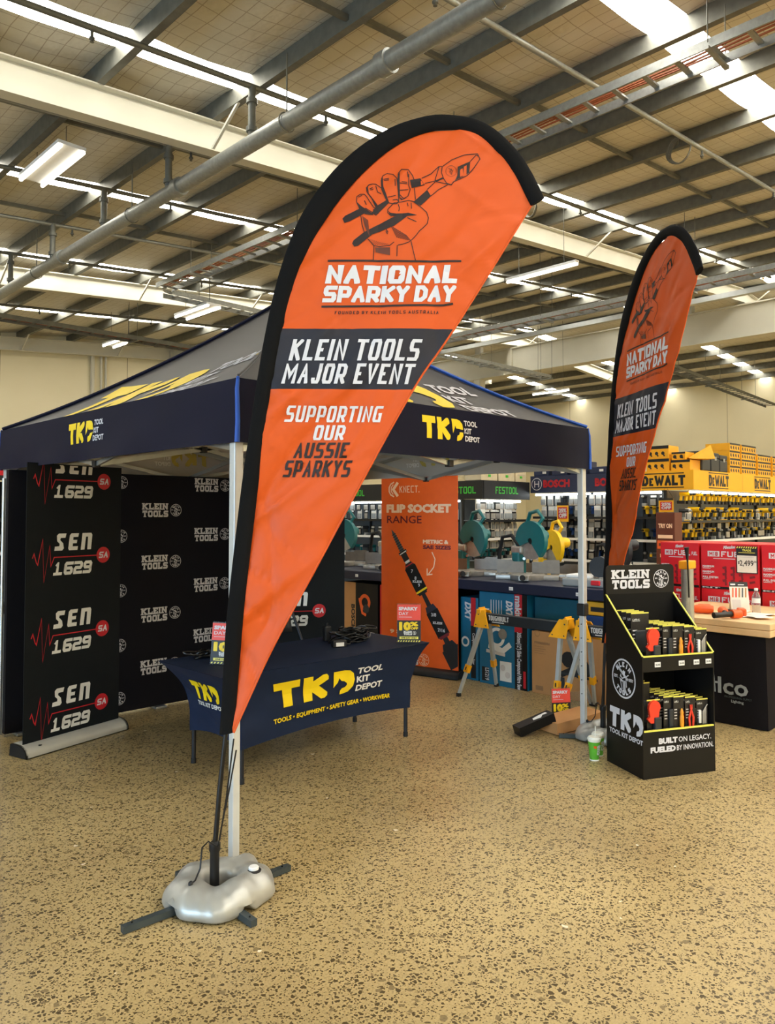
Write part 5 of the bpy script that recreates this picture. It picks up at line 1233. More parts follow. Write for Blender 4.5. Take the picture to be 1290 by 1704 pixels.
# mitre saws
HM = R(52)
def mitre_saw(body, guard, label, loc, rz, tilt=0):
    t = thing('mitre_saw', label, 'mitre saw', loc, rz, 'mitre saws on the bench')
    q = MB(); q.lathe([(.16, 0), (.17, .012), (.17, .05), (.155, .06)], 'saw_metal', 30); q.rbox(-.3, -.06, .0, .3, .08, .05, 'saw_metal', .008); q.beam((0, -.1, .04), (0, -.3, .035), .09, .04, 'saw_metal'); q.build('base', t, 40)
    q = MB(); q.tube([(0, -.31, .035), (0, -.37, .045)], [.018, .028], 'rubber', 10); q.build('turn_knob', t, 50)
    for s in (-1, 1):
        q = MB(); F = fr((s * .17 - .13, .03, .06), (1, 0, 0)); q.slabp([(0, 0), (.26, 0), (.26, .11), (.16 if s < 0 else .1, .11), (.14, .13), (.0, .13)] if s < 0 else [(0, 0), (.26, 0), (.26, .13), (.12, .13), (.1, .11), (0, .11)], F, .012, 'fence_metal'); q.build('fence', t)
        q = MB(); q.box(s * .3, -.05, .04, s * .36, .06, .058, 'saw_metal'); q.build('extension_wing', t)
    for s in (-.035, .035):
        q = MB(); q.tube([(s, .02, .2), (s, .36, .2)], .014, 'alu', 10); q.build('slide_rail', t, 50)
    q = MB(); q.rbox(-.055, .1, .05, .055, .2, .26, body, .015); q.rbox(-.05, .07, .24, .06, .22, .32, 'saw_metal', .02); q.rotz(HM, (0, .03)).build('pivot_arm', t)
    q = MB(); cz, cy = .37, -.03; n = 24
    for r0, r1, w0, w1, m_ in ((.155, .155, -.035, .01, guard),):
        v = []; f = []
        for i in range(n + 1):
            a = R(-20) + R(250) * i / n
            for x in (w0, w1):
                for r in (.03, .195): v.append((x, cy + r * math.cos(a), cz + r * math.sin(a)))
        for i in range(n): 
            b = i * 4; f += [(b, b + 1, b + 5, b + 4), (b + 2, b + 6, b + 7, b + 3), (b + 1, b + 3, b + 7, b + 5), (b, b + 4, b + 6, b + 2)]
        f += [(0, 2, 3, 1), (n * 4, n * 4 + 1, n * 4 + 3, n * 4 + 2)]; q.add(v, f, m_)
    q.rotz(HM, (0, .03)).build('blade_guard', t, 40)
    q = MB(); q.lathe([(.0, -.013), (.178, -.013), (.178, -.0105), (.0, -.0105)], 'saw_metal', 40, (0, cy, cz), 'x'); q.lathe([(.03, -.02), (.03, -.005)], 'black', 14, (0, cy, cz), 'x'); q.rotz(HM, (0, .03)).build('blade', t, 30)
    q = MB(); q.lathe([(.055, .02), (.06, .05), (.06, .16), (.05, .2), (.03, .21)], body, 18, (0, cy + .02, cz + .05), 'x'); q.rotz(HM, (0, .03)).build('motor', t, 40)
    q = MB(); q.rbox(.02, cy - .06, cz - .02, .09, cy + .08, cz + .1, 'saw_metal', .02); q.rotz(HM, (0, .03)).build('gear_housing', t)
    q = MB(); q.tube([(.03, cy - .02, cz + .13), (.035, cy - .11, cz + .22), (.035, cy - .04, cz + .29), (.035, cy + .06, cz + .27), (.035, cy + .1, cz + .17)], .02, 'black' if body != 'teal_tool' else 'teal_tool', 8); q.rotz(HM, (0, .03)).build('handle', t, 50)
    q = MB(); q.tube([(-.02, .1, .3), (-.03, .22, .42), (-.02, .36, .4), (.0, .42, .25), (.0, .44, .12)], .02, 'rubber', 8); q.rotz(HM, (0, .03)).build('dust_hose', t, 50)
    q = MB(); q.beam((0, .14, .3), (0, cy + .06, cz + .03), .05, .06, 'saw_metal'); q.rotz(HM, (0, .03)).build('swing_arm', t)
    return t
sa = mitre_saw('teal_tool', 'teal_tool', 'teal mitre saw in the middle of the bench with raised handle', (6.13, 4.32, .968), R(-62))
def recolor(root, ma, mb_):
    for o in CHD.get(root.name, []):
        if any(s == MATS[ma] for s in o.data.materials):
            o.data = o.data.copy()
            for i, s in enumerate(o.data.materials):
                if s == MATS[ma]: o.data.materials[i] = MATS[mb_]
dup(sa, (6.13, 5.03, .968), R(-62), 'teal mitre saw partly hidden by the orange banner')
s3 = dup(sa, (7.2, 4.78, .86), R(-75), 'yellow mitre saw on a stand behind the teal saws'); recolor(s3, 'teal_tool', 'yellow_tool')
s4 = dup(sa, (7.15, 3.95, .86), R(-80), 'dark mitre saw on the low stand behind the second flag'); recolor(s4, 'teal_tool', 'dark_case')
s5 = dup(sa, (6.13, 6.2, .968), R(-60), 'grey mitre saw between the press wall and orange banner'); recolor(s5, 'teal_tool', 'grey_plastic')
dup(sa, (6.15, 7.05, .968), R(-50), 'teal mitre saw mostly hidden behind the press wall')
t = thing('bench_sander', 'grey bench sander with red switch at the tent leg end of the bench', 'bench sander', (5.98, 3.56, .969), R(-85))
q = MB(); q.rbox(-.2, -.13, 0, .2, .13, .07, 'grey_plastic', .012); q.build('base', t); q = MB(); q.rbox(-.18, -.1, .07, .05, .1, .1, 'white', .01); q.build('table', t)
q = MB(); q.lathe([(.09, -.03), (.09, .03)], 'dark_case', 24, (.1, 0, .17), 'y'); q.lathe([(.05, .03), (.05, .14)], 'grey_plastic', 18, (.1, 0, .17), 'y'); q.build('wheel', t, 40); q = MB(); q.rbox(.08, -.15, .02, .16, -.12, .06, 'red_box', .006); q.build('switch', t)
for sy_, sz, lb in ((3.95, .858, 'low dark stand carrying one saw behind the second flag'), (4.78, .858, 'dark stand carrying the yellow saw behind the bench')):
    t = thing('saw_stand', lb, 'stand', (7.15, sy_, 0))
    q = MB(); q.rbox(-.4, -.4, sz - .058, .45, .4, sz, 'shelf_navy', .006); q.build('stand_top', t)
    for x in (-.34, .39):
        for y in (-.34, .34): q = MB(); q.box(x - .02, y - .02, 0, x + .02, y + .02, sz - .058, 'dark_leg'); q.build('leg', t)

# ================================================================== shop shelving behind
def gondola(label, o, ang, L, depth, ztop, zsign, sign_m, signs, tiers, back='shelf_back', lights=True, hl=0):
    """bay run: local x along the front, y into the shelf"""
    t = thing('gondola_shelf', label, 'shelving', (*o, 0), ang)
    q = MB(); q.box(0, depth - .03, 0, L, depth, zsign, back); q.build('back_panel', t)
    q = MB(); q.box(0, -.005, 0, L, depth - .03, .12, 'sign_black'); q.build('plinth', t)
    q = MB(); q.box(0, 0, zsign, hl or L, .03, ztop, sign_m); q.box(0, .03, ztop - .02, L, depth, ztop, sign_m); q.prt(signs, fr((0, 0, 0), (1, 0, 0)), .003); q.build('header_sign', t)
    k = 0
    while k <= L + .01:
        q = MB(); q.box(min(k, L - .03), depth - .07, 0, min(k, L - .03) + .03, depth - .03, zsign, 'sign_black'); q.build('upright', t); k += 1.2
    for z in tiers:
        q = MB(); q.box(.01, .06, z - .02, L - .01, depth - .03, z, 'shelf_back'); q.box(.01, .05, z - .035, L - .01, .06, z + .005, 'print_grey' if z < 1.3 else 'sign_black'); q.build('shelf', t)
    if lights:
        k = .05
        while k < L - .3:
            q = MB(); q.tube([(k, .09, zsign - .03), (min(L - .02, k + 1.05), .09, zsign - .03)], .018, 'shelf_tube', 6); q.build('light_tube', t); k += 1.12
    return t
Z1, Z2 = 1.955, 2.245
def dw(x, h, z=2.02): 
    ps = block('D', h, 'sign_black', W=.68, t=.27, x=x, y=z) + block('E', h * .78, 'sign_black', W=.6, t=.26, x=x + h * .76, y=z) + block('WALT', h, 'sign_black', W=.68, t=.27, gap=.04, x=x + h * 1.3, y=z); e = x + h * 4.25
    return ps + rect(x - .01, z - .035, e, z - .02, 'sign_black') + rect(x - .01, z + h + .02, e, z + h + .035, 'sign_black')
def bosch(x, mark=True): return sans('BOSCH', .12, 'print_red', .15, x=x + .27, y=2.05, width=.5) + ([] if not mark else ring(x + .13, 2.105, .1, .012, 'print_white') + stroke([(x + .09, 2.05), (x + .09, 2.16)], .02, 'print_white') + stroke([(x + .17, 2.05), (x + .17, 2.16)], .02, 'print_white') + stroke([(x + .09, 2.105), (x + .17, 2.105)], .018, 'print_white'))
# facing -x: local x runs towards -Y
MH = R(-90)
gondola('shelving bay under the navy sign with red lettering', (11.0, 7.68), MH, 1.84, .5, Z2, Z1, 'sign_navy', bosch(.0) + bosch(.98, False), (.45, .85, 1.2, 1.55))
gondola('shelving bay under the yellow sign whose end turns the corner', (11.0, 5.83), MH, .49, .47, Z2, Z1, 'sign_yellow', dw(.2, .155), (.45, .85, 1.2, 1.55), hl=1.0)
gondola('long shelving run under the repeated yellow signs', (11.031, 4.83), 0, 5.57, .5, Z2, Z1, 'sign_yellow', dw(.5, .155 * 1.1) + dw(2.32, .155 * 1.1) + dw(4.1, .17) + rect(1.8, Z1, 1.805, Z2, 'sign_black') + rect(3.6, Z1, 3.605, Z2, 'sign_black'), (.45, .85, 1.2, 1.5))
FT = lambda x: block('FESTOOL', .115, 'print_green', W=.66, t=.17, gap=.13, x=x, y=1.93, width=.62)
gondola('shelving bay under the black sign with green lettering', (9.731, 7.69), 0, 1.26, .5, 2.14, 1.84, 'sign_black', FT(.3), (.45, .85, 1.2, 1.5))
gondola('shelving run under the black sign reaching behind the orange banner', (9.7, 12.0), MH, 3.79, .5, 2.14, 1.84, 'sign_black', FT(3.55) + FT(2.2) + FT(.9), (.45, .85, 1.2, 1.5), hl=4.3)
gondola('dark red tool shelving seen past the outer tent leg', (.6, 8.5), 0, 2.6, .5, 2.2, 1.95, 'sign_black', rect(.2, 2.0, 2.2, 2.14, 'red_box'), (.45, .85, 1.2, 1.55), 'board_inner', False)

# stock: one model of each kind, then copies
def drill_mesh(name, body, dark, s=.85):
    q = MB(); q.tube([(0, -.1 * s, .17 * s), (0, .07 * s, .17 * s)], [.03 * s, .036 * s], body, 8); q.tube([(0, -.15 * s, .17 * s), (0, -.1 * s, .17 * s)], [.014 * s, .024 * s], dark, 8)
    q.beam((0, .04 * s, .16 * s), (0, .055 * s, .05 * s), .036 * s, .05 * s, body); q.box(-.038 * s, -.02 * s, 0, .038 * s, .11 * s, .055 * s, dark); return q.build(name)
def pack_mesh(name, card, item, w=.11, h=.18):
    q = MB(); q.box(-w / 2, 0, 0, w / 2, .01, h, card); q.box(-w * .42, -.02, h * .1, w * .42, 0, h * .6, item); q.box(-w * .45, -.004, h * .74, w * .45, 0, h * .92, 'print_grey'); return q.build(name)
def case_mesh(name, body, latch, w=.3, d=.28, h=.17):
    q = MB(); q.rbox(-w / 2, -d / 2, 0, w / 2, d / 2, h * .68, body, .012); q.rbox(-w / 2, -d / 2, h * .7, w / 2, d / 2, h, body, .012); q.tube([(-w * .2, -d / 2, h * .5), (-w * .2, -d / 2 - .025, h * .5), (w * .2, -d / 2 - .025, h * .5), (w * .2, -d / 2, h * .5)], .01, body, 6)
    for s in (-1, 1): q.box(s * w * .33 - .02, -d / 2 - .006, h * .55, s * w * .33 + .02, -d / 2, h * .85, latch)
    return q.build(name)
STK = {}
def stock(kind, make, loc, rz, label, cat, group):
    if kind not in STK: o = STK[kind] = make()
    else: o = STK[kind].copy(); C.objects.link(o)
    o.location = loc; o.rotation_euler = (0, 0, rz); tag(o, label, cat, group); return o
def put_row(o, ang, xs, y, z, kinds, label, cat, group, rnd, jit=.02):
    c, s = math.cos(ang), math.sin(ang)
    for x in xs:
        kd_, mk = kinds[rnd.randrange(len(kinds))]; jx, jy = x + rnd.uniform(-jit, jit), y + rnd.uniform(-jit, jit) * .5
        stock(kd_, mk, (o[0] + jx * c - jy * s, o[1] + jx * s + jy * c, z), ang + rnd.uniform(-.35, .35), label[kd_], cat[kd_], group + ' ' + kd_.replace('_', ' '))
K_Y = ('yellow_drill', lambda: drill_mesh('cordless_drill', 'yellow_tool', 'black')); K_YS = ('yellow_saw', lambda: drill_mesh('circular_saw', 'yellow_tool', 'dark_case', 1.0)); K_D = ('dark_drill', lambda: drill_mesh('cordless_drill', 'dark_case', 'grey_plastic'))
K_B = ('blue_drill', lambda: drill_mesh('cordless_drill', 'blue_box', 'black')); K_P = ('white_pack', lambda: pack_mesh('blister_pack', 'paper', 'grey_plastic')); K_K = ('black_pack', lambda: pack_mesh('blister_pack', 'board_black', 'saw_metal'))
K_G = ('grey_case', lambda: case_mesh('tool_case', 'cream_box', 'print_green')); K_N = ('black_case', lambda: case_mesh('tool_case', 'dark_case', 'yellow_tool')); K_T = ('teal_drill', lambda: drill_mesh('cordless_drill', 'teal_tool', 'black')); K_R = ('red_drill', lambda: drill_mesh('cordless_drill', 'red_box', 'black'))
CAT = {'yellow_drill': 'power tool', 'yellow_saw': 'power tool', 'dark_drill': 'power tool', 'blue_drill': 'power tool', 'teal_drill': 'power tool', 'red_drill': 'power tool', 'white_pack': 'packet', 'black_pack': 'packet', 'grey_case': 'tool case', 'black_case': 'tool case'}
DSC = {'yellow_drill': 'yellow cordless drill', 'yellow_saw': 'large yellow cordless tool', 'dark_drill': 'charcoal cordless drill', 'blue_drill': 'blue cordless drill', 'teal_drill': 'teal cordless drill', 'red_drill': 'red cordless drill', 'white_pack': 'white blister packet', 'black_pack': 'black blister packet', 'grey_case': 'cream tool case', 'black_case': 'black tool case'}
rnd = random.Random(11)
def frange(a, b, st):
    o = []
    while a < b: o.append(a); a += st
    return o
def fill_bay(o, ang, L, rows, where, st=.2):
    for z, tn, kinds in rows:
        put_row(o, ang, frange(.14, L - .06, st), .21, z, kinds, {k: DSC[k] + ' on the %s %s' % (tn, where) for k in DSC}, CAT, '%s %s' % (tn, where), rnd)
w1 = 'under the repeated yellow signs'
fill_bay((11.0, 4.83), 0, 5.6, ((1.75, 'upper hook row', (K_Y, K_Y, K_YS)), (1.5, 'top shelf', (K_Y, K_YS, K_D, K_Y, K_P)), (1.34, 'lower hook row', (K_Y, K_P, K_K, K_D)), (1.2, 'second shelf', (K_Y, K_D, K_K))), w1, .155)
fill_bay((11.0, 5.83), MH, .49, ((1.72, 'hook row', (K_K, K_P, K_D)), (1.55, 'top shelf', (K_D, K_Y)), (1.2, 'second shelf', (K_Y, K_D, K_B)), (.85, 'third shelf', (K_D, K_N))), 'under the yellow corner sign', .14)
fill_bay((11.0, 7.68), MH, 1.84, ((1.74, 'hook row', (K_P, K_P, K_K, K_D)), (1.55, 'top shelf', (K_P, K_B, K_D)), (1.36, 'lower hook row', (K_P, K_K, K_D)), (1.2, 'second shelf', (K_B, K_D, K_P)), (1.0, 'bottom hook row', (K_P, K_K)), (.85, 'third shelf', (K_K, K_B))), 'under the navy sign', .13)
fill_bay((9.7, 7.69), 0, 1.3, ((1.66, 'hook row', (K_P, K_P, K_K)), (1.5, 'top shelf', (K_P, K_K)), (1.33, 'middle hook row', (K_K, K_P)), (1.2, 'second shelf', (K_K, K_P)), (1.02, 'low hook row', (K_K, K_P)), (.85, 'third shelf', (K_D, K_T))), 'of the bay with the green sign', .125)
fill_bay((9.7, 12.0), MH, 3.8, ((1.66, 'hook row', (K_K, K_P, K_K)), (1.5, 'top shelf', (K_P, K_K)), (1.2, 'second shelf', (K_K, K_D)), (.85, 'third shelf', (K_D, K_T))), 'behind the orange banner', .2)
fill_bay((.6, 8.5), 0, 2.6, ((1.55, 'top shelf', (K_R, K_K)), (1.2, 'second shelf', (K_R, K_P)), (.85, 'third shelf', (K_R, K_N)), (.45, 'bottom shelf', (K_R, K_N))), 'past the outer tent leg', .2)
# boxes on top of the signs
def ybox(label, x0, y0, z0, x1, y1, z1, face):
    w_, h_ = (y1 - y0 if face == 'x' else x1 - x0), z1 - z0
    ps = rect(0, h_ * .76, w_, h_, 'sign_black')
    for k in range(max(2, int(w_ / .1))):
        ps += disc(.05 + k * .1, h_ * .42, .028, 'sign_black', 8) + stroke([(.05 + k * .1, h_ * .42), (.075 + k * .1, h_ * .18)], .02, 'sign_black')
    return carton('tool_box', label, x0, y0, z0, x1, y1, z1, 'yellow_box', ps, None, 'box', face)
ybox('lower yellow tool box of the pair beside the second flag', 11.05, 5.22, 2.247, 11.4, 5.58, 2.43, 'x'); ybox('upper yellow tool box of the pair beside the second flag', 11.06, 5.23, 2.432, 11.4, 5.57, 2.63, 'x')
ybox('long yellow tool box lying at the corner of the yellow sign', 11.05, 4.9, 2.247, 11.4, 5.19, 2.40, 'x'); ybox('yellow tool box standing on the long one at the sign corner', 11.07, 4.98, 2.402, 11.38, 5.19, 2.52, 'x')
t = tag(MB().add([(11.1, 4.86, 2.41), (11.32, 4.64, 2.41), (11.5, 4.84, 2.41), (11.28, 5.06, 2.41), (11.1, 4.95, 2.43), (11.35, 4.72, 2.62), (11.5, 4.9, 2.43), (11.28, 5.06, 2.44)], [(0, 1, 2, 3), (0, 4, 5, 1), (1, 5, 6, 2), (4, 7, 6, 5), (0, 3, 7, 4), (2, 6, 7, 3)], 'yellow_box').build('tool_box'), 'tilted yellow box lid propped at the corner of the yellow sign', 'box')
for k, (x, z, hh) in enumerate(((11.55, 2.247, .3), (11.88, 2.247, .29), (12.2, 2.247, .27))):
    q = MB(); q.rbox(x - .15, 4.87, z, x + .15, 5.2, z + hh * .7, 'dark_case', .015); q.rbox(x - .15, 4.87, z + hh * .72, x + .15, 5.2, z + hh, 'dark_case', .015); q.box(x - .03, 4.862, z + hh * .6, x + .03, 4.87, z + hh * .8, 'grey_plastic')
    tag(q.build('tool_case'), ('tall black tool case behind the tilted yellow lid', 'black tool case in the middle of three above the yellow signs', 'black tool case leaning on the yellow box stack')[k], 'tool case', 'black tool cases on the yellow signs')
for c_, (x, n, w_) in enumerate(((12.62, 4, .42), (13.2, 4, .62), (13.9, 3, .6), (14.6, 3, .6))):
    for k in range(n):
        z = 2.247 + k * .122; ybox('yellow tool box, %s of the %s stack on the yellow signs' % (('bottom one', 'second one up', 'third one up', 'top one')[k], ('first', 'second', 'third', 'fourth')[c_]), x - w_ / 2 + .01 * (k % 2), 4.86, z, x + w_ / 2 + .01 * (k % 2), 5.25, z + .12, 'y')
for k, (x, w_, h_) in enumerate(((9.95, .42, .2), (10.42, .44, .21), (10.82, .3, .2))):
    q = MB(); q.rbox(x - w_ / 2, 7.75, 2.142, x + w_ / 2, 8.1, 2.142 + h_, 'cream_box', .01); q.box(x - w_ * .3, 7.742, 2.142 + h_ * .6, x + w_ * .3, 7.75, 2.142 + h_ * .64, 'print_dim'); q.box(x - .03, 7.742, 2.142 + h_ * .3, x + .03, 7.75, 2.142 + h_ * .5, 'print_green')
    tag(q.build('systainer_case'), ('cream stacking case above the green sign beside the orange banner', 'cream stacking case in the middle above the green sign', 'cream stacking case above the green sign next to the navy sign')[k], 'tool case', 'cream cases on the green sign')
for k in range(5):
    y = 7.5 - k * .36; q = MB(); q.rbox(11.06, y - .15, 2.247, 11.4, y + .15, 2.36 + .05 * (k % 3), 'sign_navy', .01); q.box(11.053, y - .1, 2.28, 11.06, y - .03, 2.32, 'white')
    tag(q.build('tool_case'), 'navy tool case lying on the navy sign, %s from the green sign' % ('first', 'second', 'third', 'fourth', 'fifth')[k], 'tool case', 'navy cases on the navy sign')
def off_card(label, x, y, z, w_, h_, rz=MH):
    t = thing('discount_card', label, 'sign', (x, y, z), rz); F = fr((-w_ / 2, 0, 0), (1, 0, 0))
    q = MB(); q.slabp([(0, 0), (w_, 0), (w_, h_), (0, h_)], F, .004, 'sign_yellow'); q.prt(rect(0, h_ * .84, w_, h_, 'sign_black') + rect(w_ * .1, h_ * .15, w_ * .9, h_ * .75, 'print_red') + sans('25%', h_ * .2, 'print_white', .18, x=w_ / 2, y=h_ * .48, align='c', width=w_ * .62) + sans('OFF', h_ * .2, 'print_white', .18, x=w_ / 2, y=h_ * .22, align='c', width=w_ * .62), F); q.build('card', t)
    q = MB(); q.tube([(w_ / 2 - w_, .004, h_), (0, .004, h_ + .166)], .002, 'black', 4); q.tube([(w_ / 2, .004, h_), (0, .004, h_ + .166)], .002, 'black', 4); q.build('hanging_cord', t); return t
off_card('yellow discount card with red centre hanging under the navy sign', 11.012, 7.05, 1.47, .22, .32); off_card('yellow discount card with red centre above the brown promotional pillar', 10.6, 5.06, 1.624, .22, .2)
t = thing('promo_pillar', 'dark brown cardboard promotional pillar in front of the yellow corner sign', 'display stand', (10.6, 5.02, 0), MH)
q = MB(); q.rbox(-.14, -.12, 0, .14, .12, 1.62, 'print_brown', .008); ps = rect(.03, 1.25, .25, 1.3, 'print_cream') + sans('TRY ON', .06, 'print_cream', .14, x=.14, y=1.4, align='c', width=.2) + rect(.02, 1.1, .26, 1.22, 'orange_tool') + rect(.04, 1.14, .24, 1.18, 'print_brown') + rect(.06, .98, .22, 1.03, 'print_cream') + rect(.0, .84, .28, .88, 'print_grey'); q.prt(ps, fr((-.14, -.12, 0), (1, 0, 0))); q.build('body', t)

# ================================================================== black draped bench, red boxes and what lies on it
t = thing('timber_bench', 'pale timber slab bench draped in black cloth beside the display stand', 'table', (0, 0, 0))
for k in range(4):
    q = MB(); q.rbox(5.955, 2.06, .688 + .052 * (k // 2), 6.56, 3.06, .738 + .05 * (k // 2), 'wood', .005) if k % 2 == 0 else q.rbox(6.565, 2.06, .688 + .052 * (k // 2), 7.12, 3.06, .738 + .05 * (k // 2), 'wood', .005); q.build('board', t)
q = MB(); q.rbox(6.0, 2.12, .62, 7.1, 3.04, .686, 'carton_dark', .005); q.build('bench_frame', t)
for x in (6.06, 7.03):
    for y in (2.2, 2.96): q = MB(); q.box(x - .035, y - .035, 0, x + .035, y + .035, .62, 'carton_dark'); q.build('leg', t)
q = MB()
def skirt(u, v):
    P = [(5.975, 3.05), (5.975, 2.10), (7.1, 2.10), (7.1, 3.05)]; k = min(2, int(u * 3)); f_ = u * 3 - k; x = P[k][0] + (P[k + 1][0] - P[k][0]) * f_; y = P[k][1] + (P[k + 1][1] - P[k][1]) * f_
    w_ = .004 * math.sin(14 * f_ + k) * (1 - v) + .006 * (1 - v); return (x - (w_ if k == 0 else 0), y - (w_ if k == 1 else 0), .006 + .68 * v)
q.grid(skirt, 60, 8, 'media_black'); F = fr((5.968, 3.05, 0), (0, -1, 0))
ps = sans('lco', .125, 'pack_clear', .06, x=.605, y=.235, width=.215) + stroke([(.4, .235), (.56, .42), (.575, .235)], .02, 'pack_clear') + stroke([(.47, .3), (.6, .31)], .016, 'pack_clear') + sans('PROFESSIONAL SUPPLY', .016, 'steel_leg', .06, x=.65, y=.205, width=.2) + sans('Lighting', .02, 'pack_clear', .08, x=.7, y=.175, width=.09)
q.prt(ps, F, .009); tag(q.build('table_drape', smooth=50), 'black cloth with grey script lettering draped round the timber bench', 'tablecloth')
def fuel(w_, h_):
    ps = block('FUEL', h_ * .12, 'print_white', W=1.0, t=.22, gap=.18, x=w_ * .36, y=h_ * .71, width=w_ * .42) + rect(w_ * .12, h_ * .71, w_ * .33, h_ * .83, 'print_white') + block('M18', h_ * .09, 'print_red', W=.8, t=.24, x=w_ * .15, y=h_ * .725, width=w_ * .15) + rect(w_ * .22, h_ * .66, w_ * .6, h_ * .675, 'print_white')
    ps += xf(sans('Milwaukee', h_ * .07, 'print_white', .14, width=w_ * .2, shear=.3), 1, w_ * .4, h_ * .88, .1)
    for k, s in enumerate(('MAXIMUM', 'MAXIMUM', 'FULL SYSTEM')): ps += sans(s, h_ * .042, 'print_white', .16, x=w_ * .03, y=h_ * (.47 - .12 * k), width=w_ * (.2 if k < 2 else .27)) + rect(w_ * .03, h_ * (.44 - .12 * k), w_ * .17, h_ * (.452 - .12 * k), 'print_white')
    for r_ in range(3):
        for k in range(3): cx_, cy_ = w_ * (.38 + .14 * k), h_ * (.46 - .14 * r_); ps += stroke([(cx_, cy_), (cx_ + w_ * .07, cy_ + .01)], .022, 'red_dark') + stroke([(cx_ + w_ * .05, cy_), (cx_ + w_ * .06, cy_ - .04)], .018, 'red_dark')
    for r_ in range(4):
        ps += stroke([(w_ * .84, h_ * (.5 - .11 * r_)), (w_ * .93, h_ * (.5 - .11 * r_) + .01)], .02, 'red_dark')
    ps += block('FUEL', h_ * .08, 'print_white', W=1.0, t=.22, x=w_ * .82, y=h_ * .72, width=w_ * .14) + rect(0, 0, w_, h_ * .05, 'board_black') + sans('KIT', h_ * .03, 'print_white', .1, x=w_ * .03, y=h_ * .01, width=w_ * .3)
    return ps
rows = ((.06, 'bottom'), (.482, 'middle'), (.904, 'top'))
q = MB(); q.box(7.18, 1.5, 0, 7.85, 4.2 - .68, .055, 'carton_dark'); tag(q.build('pallet'), 'low timber pallet beneath the stacked red tool boxes', 'pallet')
for z, rn in rows:
    for k, (ya, yb, wn) in enumerate(((3.12, 3.5, 'by the silver mast'), (2.575, 3.1, 'in the middle with the price card'), (2.03, 2.555, 'past the price card'), (1.52, 2.01, 'at the end away from the mast'))):
        carton('tool_box', 'red tool box in the %s layer, %s' % (rn, wn if not (k == 1 and rn != 'top') else 'directly below the price card box'), 7.2, ya, z, 7.82, yb, z + .42, 'red_box', fuel(yb - ya, .42), 'red boxes on the pallet')
t = thing('price_card', 'black framed price card on the middle red tool box', 'sign', (7.193, 2.77, 1.06), MH); F = fr((0, 0, 0), (1, 0, 0))
q = MB(); ww, hh = .185, .245; q.slabp([(0, 0), (ww, 0), (ww, hh), (0, hh)], lambda x, y, d: F(x, y, d + .005), .005, 'sign_black'); ps = rect(.008, .008, ww - .008, hh * .66, 'paper') + sans('2,499', .05, 'board_black', .05, x=.03, y=.07, width=.12) + sans('$', .025, 'board_black', .04, x=.014, y=.085) + sans('00', .018, 'board_black', .04, x=.155, y=.1, width=.02) + sans('TRADE', .018, 'yellow_edge', .1, x=ww / 2, y=.2, align='c') + rect(.02, .185, ww - .02, .19, 'yellow_edge') + rect(.03, .145, ww - .03, .149, 'print_dim')
for k in range(9): ps += fill([(.002 + k * .02, hh - .018), (.012 + k * .02, hh - .018), (.02 + k * .02, hh - .002), (.01 + k * .02, hh - .002)], 'yellow_edge')
q.prt(ps, lambda x, y, d: F(x, y, d + .005)); q.build('card', t)
def hand_drill(label, loc, rz, flip):
    t = thing('impact_driver', label, 'power tool', loc, rz); s = 1.0
    q = MB(); q.tube([(-.09, 0, .035), (-.06, 0, .036), (.03, 0, .036), (.07, 0, .034)], [.022, .034, .036, .03], 'orange_tool', 12); q.build('motor_body', t, 50)
    q = MB(); q.tube([(-.15, 0, .035), (-.12, 0, .035), (-.09, 0, .035)], [.008, .016, .02], 'black', 10); q.build('chuck', t, 50)
    q = MB(); q.beam((.03, 0, .03), (.02, .12 * flip, .026), .038, .04, 'black'); q.build('grip', t)
    q = MB(); q.rbox(-.03, min(.11 * flip, .17 * flip), .002, .07, max(.11 * flip, .17 * flip), .06, 'orange_tool', .01); q.build('battery', t)
    return t
hand_drill('orange cordless driver lying by the silver mast on the timber bench', (6.22, 2.66, .791), R(-60), 1)
hand_drill('orange cordless driver lying in the middle of the timber bench', (6.2, 2.5, .791), R(30), -1)
t = thing('angle_driver', 'black and orange angle driver lying at the front of the timber bench', 'power tool', (6.1, 2.36, .792), R(150))
q = MB(); q.tube([(-.04, 0, .034), (.04, 0, .034)], [.032, .034], 'orange_tool', 14); q.lathe([(.03, -.045), (.026, -.05), (.012, -.05)], 'red_box', 14, (0, 0, .034), 'x'); q.build('head', t, 50); q = MB(); q.tube([(.04, 0, .034), (.14, 0, .03), (.2, 0, .03)], [.022, .02, .024], 'black', 10); q.build('grip', t, 50)
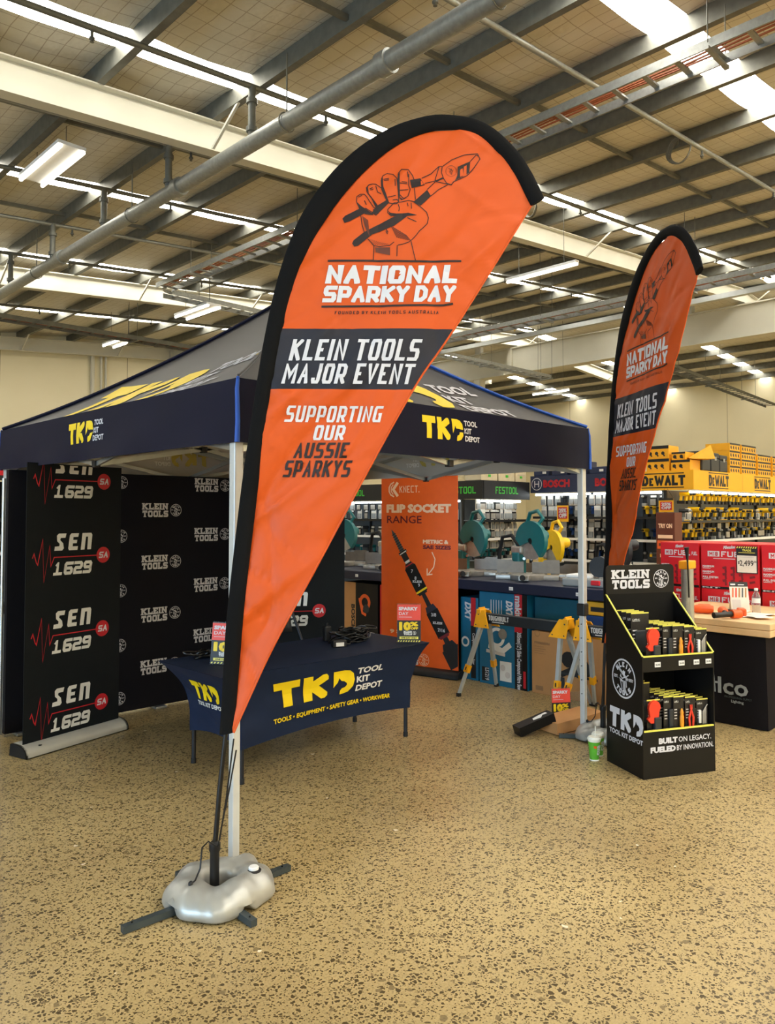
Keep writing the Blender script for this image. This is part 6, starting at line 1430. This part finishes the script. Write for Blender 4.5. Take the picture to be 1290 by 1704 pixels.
for k, (x, y, a, w_, h_) in enumerate(((6.3, 2.38, 20, .2, .14), (6.45, 2.3, -15, .21, .15), (6.25, 2.25, 50, .2, .14), (6.42, 2.46, 5, .2, .14))):
    q = MB(); q.grid(lambda u, v: (w_ * (u - .5), h_ * (v - .5), .006 * k + .004 + .012 * math.sin(3 * u + k) * (u * v)), 8, 5, 'paper'); o = q.build('leaflet', solid=.001); o.location = (x, y, .79); o.rotation_euler = (0, 0, R(a)); tag(o, ('white leaflet flat among the drivers on the timber bench', 'white leaflet near the bottle on the timber bench', 'white leaflet hanging to the front corner of the timber bench', 'white leaflet under the brochure stand on the timber bench')[k], 'leaflet', 'leaflets on the timber bench')
t = thing('brochure', 'upright white brochure with orange photographs on the timber bench', 'brochure', (6.62, 2.52, .792), R(-50)); ey = Vector((0, math.sin(R(14)), math.cos(R(14)))); F = fr((-.075, 0, 0), (1, 0, 0), ey)
q = MB(); q.slabp([(0, 0), (.15, 0), (.15, .24), (0, .24)], F, .002, 'paper'); ps = rect(.0, .2, .15, .24, 'sign_black') + rect(.01, .212, .05, .225, 'print_white') + rect(.07, .212, .12, .22, 'print_white') + rect(.01, .01, .08, .09, 'print_dim')
for k in range(5): ps += stroke([(.02 + .026 * k, .11), (.028 + .026 * k, .19)], .012, ('orange_tool', 'glove_red', 'carton', 'steel_leg', 'carton')[k])
q.prt(ps, F); q.build('page', t); q = MB(); q.slabp([(0.01, 0), (.14, 0), (.12, .2), (.03, .2)], fr((-.075, .1, 0), (1, 0, 0), (0, -.18, 1)), .002, 'paper'); q.build('rear_strut', t)
t = thing('water_bottle', 'clear plastic water bottle beside the brochure on the timber bench', 'bottle', (6.52, 2.36, .792))
q = MB(); q.lathe([(.028, 0), (.032, .01), (.032, .06), (.029, .07), (.032, .08), (.032, .13), (.025, .155), (.013, .175), (.012, .19)], 'bottle_clear', 20); q.build('bottle_body', t, 50); q = MB(); q.lathe([(.0145, .185), (.0145, .203), (.012, .205)], 'white', 14); q.build('cap', t, 40); q = MB(); q.lathe([(.0325, .085), (.0325, .125)], 'print_grey', 20); q.build('paper_label', t, 40)

t = thing('carry_bag', 'black padded carry bag on the floor beside the roll-up banner base', 'bag', (1.52, 5.62, 0), R(12))
q = MB(); q.rbox(-.24, -.1, 0, .24, .1, .14, 'black', .05); q.build('bag_body', t, 60)
q = MB(); q.tube([(-.1, -.1, .1), (-.08, -.12, .2), (.08, -.12, .2), (.1, -.1, .1)], .012, 'carbon', 6); q.build('handle', t, 50)
